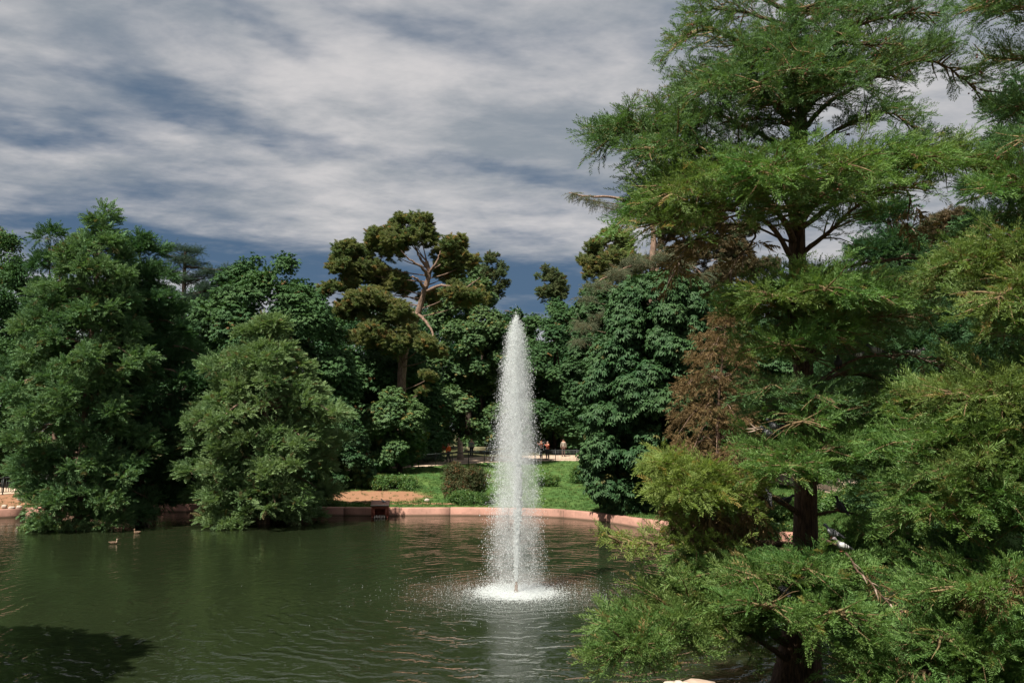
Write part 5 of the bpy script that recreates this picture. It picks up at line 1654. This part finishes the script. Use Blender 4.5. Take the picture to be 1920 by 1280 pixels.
def duck(px, py, face, label, pale):
    Y = 8000.0 / (py - 800)
    c = at(px, py, Y)
    root = empty('duck', (c.x, Y, 0.0), face, label, 'duck')
    root.scale = (0.8, 0.8, 0.8)
    mt = simple_mat('duck_brown', (0.24, 0.15, 0.09), (0.09, 0.06, 0.04), 30, 0.7, 0)
    V, F = loft([(0.19, 0.05, 0.005, 0.005), (0.17, 0.05, 0.05, 0.045), (0.10, 0.045, 0.09, 0.075), (0.0, 0.045, 0.105, 0.085), (-0.12, 0.06, 0.085, 0.065), (-0.20, 0.095, 0.045, 0.03), (-0.26, 0.125, 0.02, 0.008), (-0.262, 0.125, 0.001, 0.001)], 14)
    link('body', np_mesh('body', V, F, mt, True), root)
    tb = Tubes()
    tb.add(cr([(0.13, 0, 0.06), (0.165, 0, 0.14), (0.16, 0, 0.20), (0.175, 0, 0.235), (0.215, 0, 0.235)], 10), [0.05, 0.042, 0.036, 0.032, 0.031, 0.034, 0.042, 0.046, 0.036, 0.012], 10)
    tb.build('head', simple_mat('duck_face', (0.38, 0.28, 0.2), (0.2, 0.15, 0.1), 20, 0.7, 0) if pale else mt, root)
    tb = Tubes(); tb.add([(0.20, 0, 0.228), (0.255, 0, 0.218), (0.275, 0, 0.216)], [0.018, 0.015, 0.004], 8); tb.build('bill', M['beak'], root)
    for s_ in (-1, 1):
        V, F = loft([(0.10, 0.07, 0.003, 0.005), (0.06, 0.075, 0.018, 0.05), (-0.06, 0.085, 0.018, 0.045), (-0.20, 0.115, 0.003, 0.005)], 10)
        V = [(x, y + s_ * 0.088 * (1 if x > -0.1 else 0.5), z) for (x, y, z) in V]
        link('wing', np_mesh('wing', V, F, M['duck_wing'], True), root)


M['duck_wing'] = simple_mat('duck_wing', (0.16, 0.10, 0.065), (0.07, 0.05, 0.035), 25, 0.7, 0)
duck(213, 1014, R(20), 'brown duck with a pale face swimming below the tall left cypress', True)
duck(257, 995, R(170), 'dark duck swimming close to the shaded water on the left', False)
# a pigeon on the duck house
c = Vector((HX + 0.16, HY - 0.02, 0.80))
root = empty('pigeon', tuple(c), R(160), 'small pale pigeon standing on the roof of the red duck house', 'pigeon')
bird_parts(root, PG['pied'])

# ------------------------------------------------------------------ people on the path
def skin_obj(name, verts, edges, radii, mat, parent, root_i=0, lvl=2):
    me = bpy.data.meshes.new(name)
    me.from_pydata(verts, edges, [])
    me.materials.append(mat)
    o = link(name, me, parent)
    md = o.modifiers.new('skin', 'SKIN')
    md.use_smooth_shade = True
    for v, r in zip(me.skin_vertices[0].data, radii):
        v.radius = (r, r) if not isinstance(r, tuple) else r
    me.skin_vertices[0].data[root_i].use_root = True
    sb = o.modifiers.new('sub', 'SUBSURF'); sb.levels = lvl; sb.render_levels = lvl
    return o


CM = {}
def cloth(c):
    if c not in CM: CM[c] = simple_mat('cloth', c, tuple(x * 0.8 for x in c), 12, 0.85, 0)
    return CM[c]


SKIN = simple_mat('skin', (0.46, 0.25, 0.17), (0.40, 0.21, 0.14), 9, 0.6, 0)


def person(x, Y, face, label, top, legs_c, hair, h=1.72, pose='stand', sleeves=True, dz=0.0):
    gz = shore_z(x, Y)
    root = empty('person', (x, Y, gz + 0.02), face, label, 'person')
    s = h / 1.72
    st = 0.16 if pose == 'walk' else 0.03
    arm = {'stand': ((0.04, -0.25, 1.10), (0.10, -0.24, 0.86)), 'walk': ((-0.10, -0.23, 1.12), (-0.02, -0.24, 0.90)), 'phone': ((0.14, -0.24, 1.16), (0.30, -0.12, 1.34)), 'up': ((0.16, -0.26, 1.30), (0.30, -0.16, 1.50))}[pose]
    # facing +x, y sideways
    V = [(0, 0, 0.93), (0, 0, 1.08), (0.0, 0, 1.28), (0, 0, 1.42), (0.01, 0, 1.49), (0.02, 0, 1.57), (0.025, 0, 1.66),
         (0, -0.16, 1.40), (arm[0][0], arm[0][1], arm[0][2]), (arm[1][0], arm[1][1], arm[1][2]), (arm[1][0] + 0.05, arm[1][1] + 0.01, arm[1][2] - 0.06),
         (0, 0.16, 1.40), (arm[0][0] * (-1 if pose == 'walk' else 1), -arm[0][1], arm[0][2]), (arm[1][0] + (0.14 if pose == 'walk' else 0), -arm[1][1], arm[1][2]), (arm[1][0] + (0.18 if pose == 'walk' else 0.05), -arm[1][1] - 0.01, arm[1][2] - 0.06),
         (0, -0.09, 0.88), (st + 0.03, -0.10, 0.50), (st * 0.9, -0.10, 0.09), (st + 0.13, -0.11, 0.03),
         (0, 0.09, 0.88), (-st + 0.03, 0.10, 0.50), (-st * 1.3, 0.10, 0.09), (-st + 0.10, 0.11, 0.03)]
    V = [tuple(np.array(v) * s) for v in V]
    E = [(0, 1), (1, 2), (2, 3), (3, 4), (4, 5), (5, 6), (3, 7), (7, 8), (8, 9), (9, 10), (3, 11), (11, 12), (12, 13), (13, 14), (0, 15), (15, 16), (16, 17), (17, 18), (0, 19), (19, 20), (20, 21), (21, 22)]
    rad = [(.10, .13), (.09, .12), (.11, .14), (.08, .11), .045, .085, .075, .06, .042, .032, .03, .06, .042, .032, .03, .085, .058, .038, .035, .085, .058, .038, .035]
    rad = [(r * s if not isinstance(r, tuple) else (r[0] * s, r[1] * s)) for r in rad]
    skin_obj('body', V, E, rad, SKIN, root)
    grow = lambda r, g: (r + g) if not isinstance(r, tuple) else (r[0] + g, r[1] + g)
    ids = [0, 1, 2, 3, 7, 8, 11, 12] + ([9, 13] if sleeves else [])
    mp_ = {a: b for b, a in enumerate(ids)}
    skin_obj('shirt', [V[i] for i in ids], [(mp_[a], mp_[b]) for a, b in E if a in mp_ and b in mp_], [grow(rad[i], 0.022) for i in ids], cloth(top), root)
    ids = [0, 15, 16, 17, 19, 20, 21]
    mp_ = {a: b for b, a in enumerate(ids)}
    skin_obj('trousers', [V[i] for i in ids], [(mp_[a], mp_[b]) for a, b in E if a in mp_ and b in mp_], [grow(rad[i], 0.02) for i in ids], cloth(legs_c), root)
    skin_obj('hair', [tuple(np.array(q) * s) for q in ((-0.035, 0, 1.58), (-0.02, 0, 1.66), (0.0, 0, 1.70))], [(0, 1), (1, 2)], [0.075 * s, 0.088 * s, 0.07 * s], cloth(hair), root)
    for i in (18, 22):
        v = V[i]
        q = Quads(); q.box((v[0] - 0.04, v[1], 0.035), (0.25, 0.09, 0.07)); q.build('shoe', cloth((0.05, 0.05, 0.05)), root)
    return root


def ppos(px, Y): return at(px, 860, Y).x
person(ppos(841, 73.8), 73.8, R(165), 'person in an orange shirt and dark trousers walking on the path', (0.72, 0.13, 0.03), (0.03, 0.03, 0.035), (0.02, 0.015, 0.01), 1.78, 'walk')
person(ppos(884, 80), 80.0, R(260), 'person in a grey top with reddish hair in the shade behind the railing', (0.16, 0.17, 0.17), (0.02, 0.022, 0.025), (0.20, 0.05, 0.03), 1.66, 'stand')
person(ppos(1015, 81.6), 81.6, R(200), 'person in a terracotta top, left of the couple by the fountain', (0.42, 0.13, 0.07), (0.02, 0.02, 0.025), (0.16, 0.05, 0.03), 1.75, 'up', False)
person(ppos(1027, 81.2), 81.2, R(215), 'person in a red top and light waist bag with arm raised, right of the couple', (0.48, 0.12, 0.07), (0.03, 0.03, 0.035), (0.03, 0.02, 0.015), 1.72, 'up', False)
person(ppos(1057, 84), 84.2, R(90), 'person in a pale top beside the tree trunk right of the couple', (0.30, 0.26, 0.22), (0.10, 0.06, 0.05), (0.04, 0.03, 0.02), 1.68, 'stand')
person(ppos(817, 76), 76.0, R(180), 'person in dark maroon clothes behind the railing beside the pink flowers', (0.10, 0.03, 0.03), (0.03, 0.02, 0.02), (0.02, 0.015, 0.01), 1.3, 'stand')

# pale cut stump behind the railing
c = at(863, 860, 77.5)
root = empty('tree_stump', (c.x, 77.5, shore_z(c.x, 77.5)), 0, 'pale splintered tree stump behind the railing next to the person in orange', 'stump')
V, F = [], []
n = 14
for (zz_, r_0) in ((-0.1, 0.34), (0.4, 0.28), (0.9, 0.25), (1.3, 0.22)):
    for k in range(n):
        a = k / n * 2 * PI
        top_ = zz_ + (0.55 * (0.5 - 0.5 * math.cos(a)) + 0.12 * ((k * 7) % 3) if zz_ > 1.2 else 0)
        V.append((r_0 * math.cos(a), r_0 * math.sin(a), top_))
for i in range(3):
    for k in range(n):
        F.append((i * n + k, i * n + (k + 1) % n, (i + 1) * n + (k + 1) % n, (i + 1) * n + k))
link('bark', np_mesh('bark', V, F, M['bark_pale'], False), root)
V2 = V[3 * n:] + [(0, 0, 1.35)]
link('cut_face', np_mesh('cut_face', V2, [(k, (k + 1) % n, n) for k in range(n)], M['bark_pale']), root)


# park benches beyond the railing
def bench(x, Y, rz, label):
    root = empty('park_bench', (x, Y, shore_z(x, Y)), rz, label, 'bench')
    gm = simple_mat('bench_wood', (0.30, 0.27, 0.16), (0.2, 0.18, 0.1), 8, 0.7, 0.003)
    for k in range(4):
        q = Quads(); q.box((0, -0.16 + k * 0.11, 0.45), (1.7, 0.085, 0.03)); q.build('seat_slat', gm, root)
    for k in range(3):
        q = Quads(); q.box((0, 0.25 + k * 0.03, 0.60 + k * 0.12), (1.7, 0.025, 0.085)); q.build('back_slat', gm, root)
    for s_ in (-0.72, 0.72):
        q = Quads(); q.box((s_, -0.16, 0.21), (0.05, 0.05, 0.43)); q.box((s_, 0.24, 0.43), (0.05, 0.05, 0.86)); q.box((s_, 0.04, 0.415), (0.05, 0.36, 0.03)); q.build('bench_leg', M['iron'], root)


bench(ppos(878, 82), 82.2, R(3), 'wooden park bench under the trees behind the pale stump')
bench(ppos(898, 82), 82.0, R(3), 'wooden park bench under the trees just left of the fountain jet')

# ------------------------------------------------------------------ boulders and stones
def boulder(name, label, c, s, mat, cat='boulder', seed=0, parent=None):
    r2 = np.random.default_rng(seed)
    NU, NV = 22, 14
    ph = r2.uniform(0, 6.28, 6)
    V, F = [], []
    for i in range(NV + 1):
        v = PI * i / NV
        for k in range(NU):
            u = 2 * PI * k / NU
            d = np.array([math.sin(v) * math.cos(u), math.sin(v) * math.sin(u), math.cos(v)])
            f = 1 + 0.08 * math.sin(3 * d[0] + ph[0] + 2 * d[1]) + 0.07 * math.sin(4 * d[1] + ph[1]) + 0.05 * math.sin(5 * d[2] + ph[2] + 3 * d[0]) + 0.03 * math.sin(9 * d[0] + ph[3]) * math.sin(8 * d[1] + ph[4])
            p_ = d * f
            p_ = np.sign(p_) * np.abs(p_) ** 0.8
            V.append(p_ * np.array(s))
    for i in range(NV):
        for k in range(NU):
            F.append((i * NU + k, (i + 1) * NU + k, (i + 1) * NU + (k + 1) % NU, i * NU + (k + 1) % NU))
    o = link(name, np_mesh(name, V, F, mat, True))
    o.location = c
    return tag(o, label, cat)


c = at(1312, 1288, 11.8)
boulder('boulder', 'large pale pinkish boulder cut off by the bottom edge below the near cypress', (c.x, 11.8, c.z - 0.50), (0.40, 0.42, 0.55), M['stone'], seed=3)
for k, (px, py, s_) in enumerate(((1255, 1281, 0.12), (1272, 1279, 0.10), (1286, 1282, 0.10))):
    c = at(px, py, 11.7)
    boulder('small_stone', ['lumpy small stone at the far left of the row beside the boulder', 'middle small stone in the row beside the boulder', 'small stone touching the boulder at the bottom edge'][k],
            (c.x, 11.7, c.z - s_), (s_, s_, s_ * 1.2), M['stone_pale'], 'stone', 10 + k)
boulder('near_rock', 'broad rock under the boulder at the pond edge', (at(1300, 1350, 11.8).x, 11.7, 0.5), (1.1, 0.7, 0.72), M['stone'], 'rock', 5)
for k, (px, py, lb) in enumerate(((8, 953, 'white stone at the left edge of the bare bank'), (22, 954, 'dark-sided pale stone on the kerb of the bare bank'), (36, 951, 'largest pale stone on the kerb of the bare bank'),
                                  (38, 934, 'pale stone higher up the bare bank near the railing'), (801, 930, 'pale stone on the lawn left of the reddish bush'))):
    Y = (48.6, 48.4, 48.7, 50.4, 52.0)[k]
    c = at(px, py, Y)
    boulder('bank_stone', lb, (c.x, Y, shore_z(c.x, Y) + 0.06), (0.16, 0.12, 0.10), M['stone_pale'], 'stone', 20 + k)
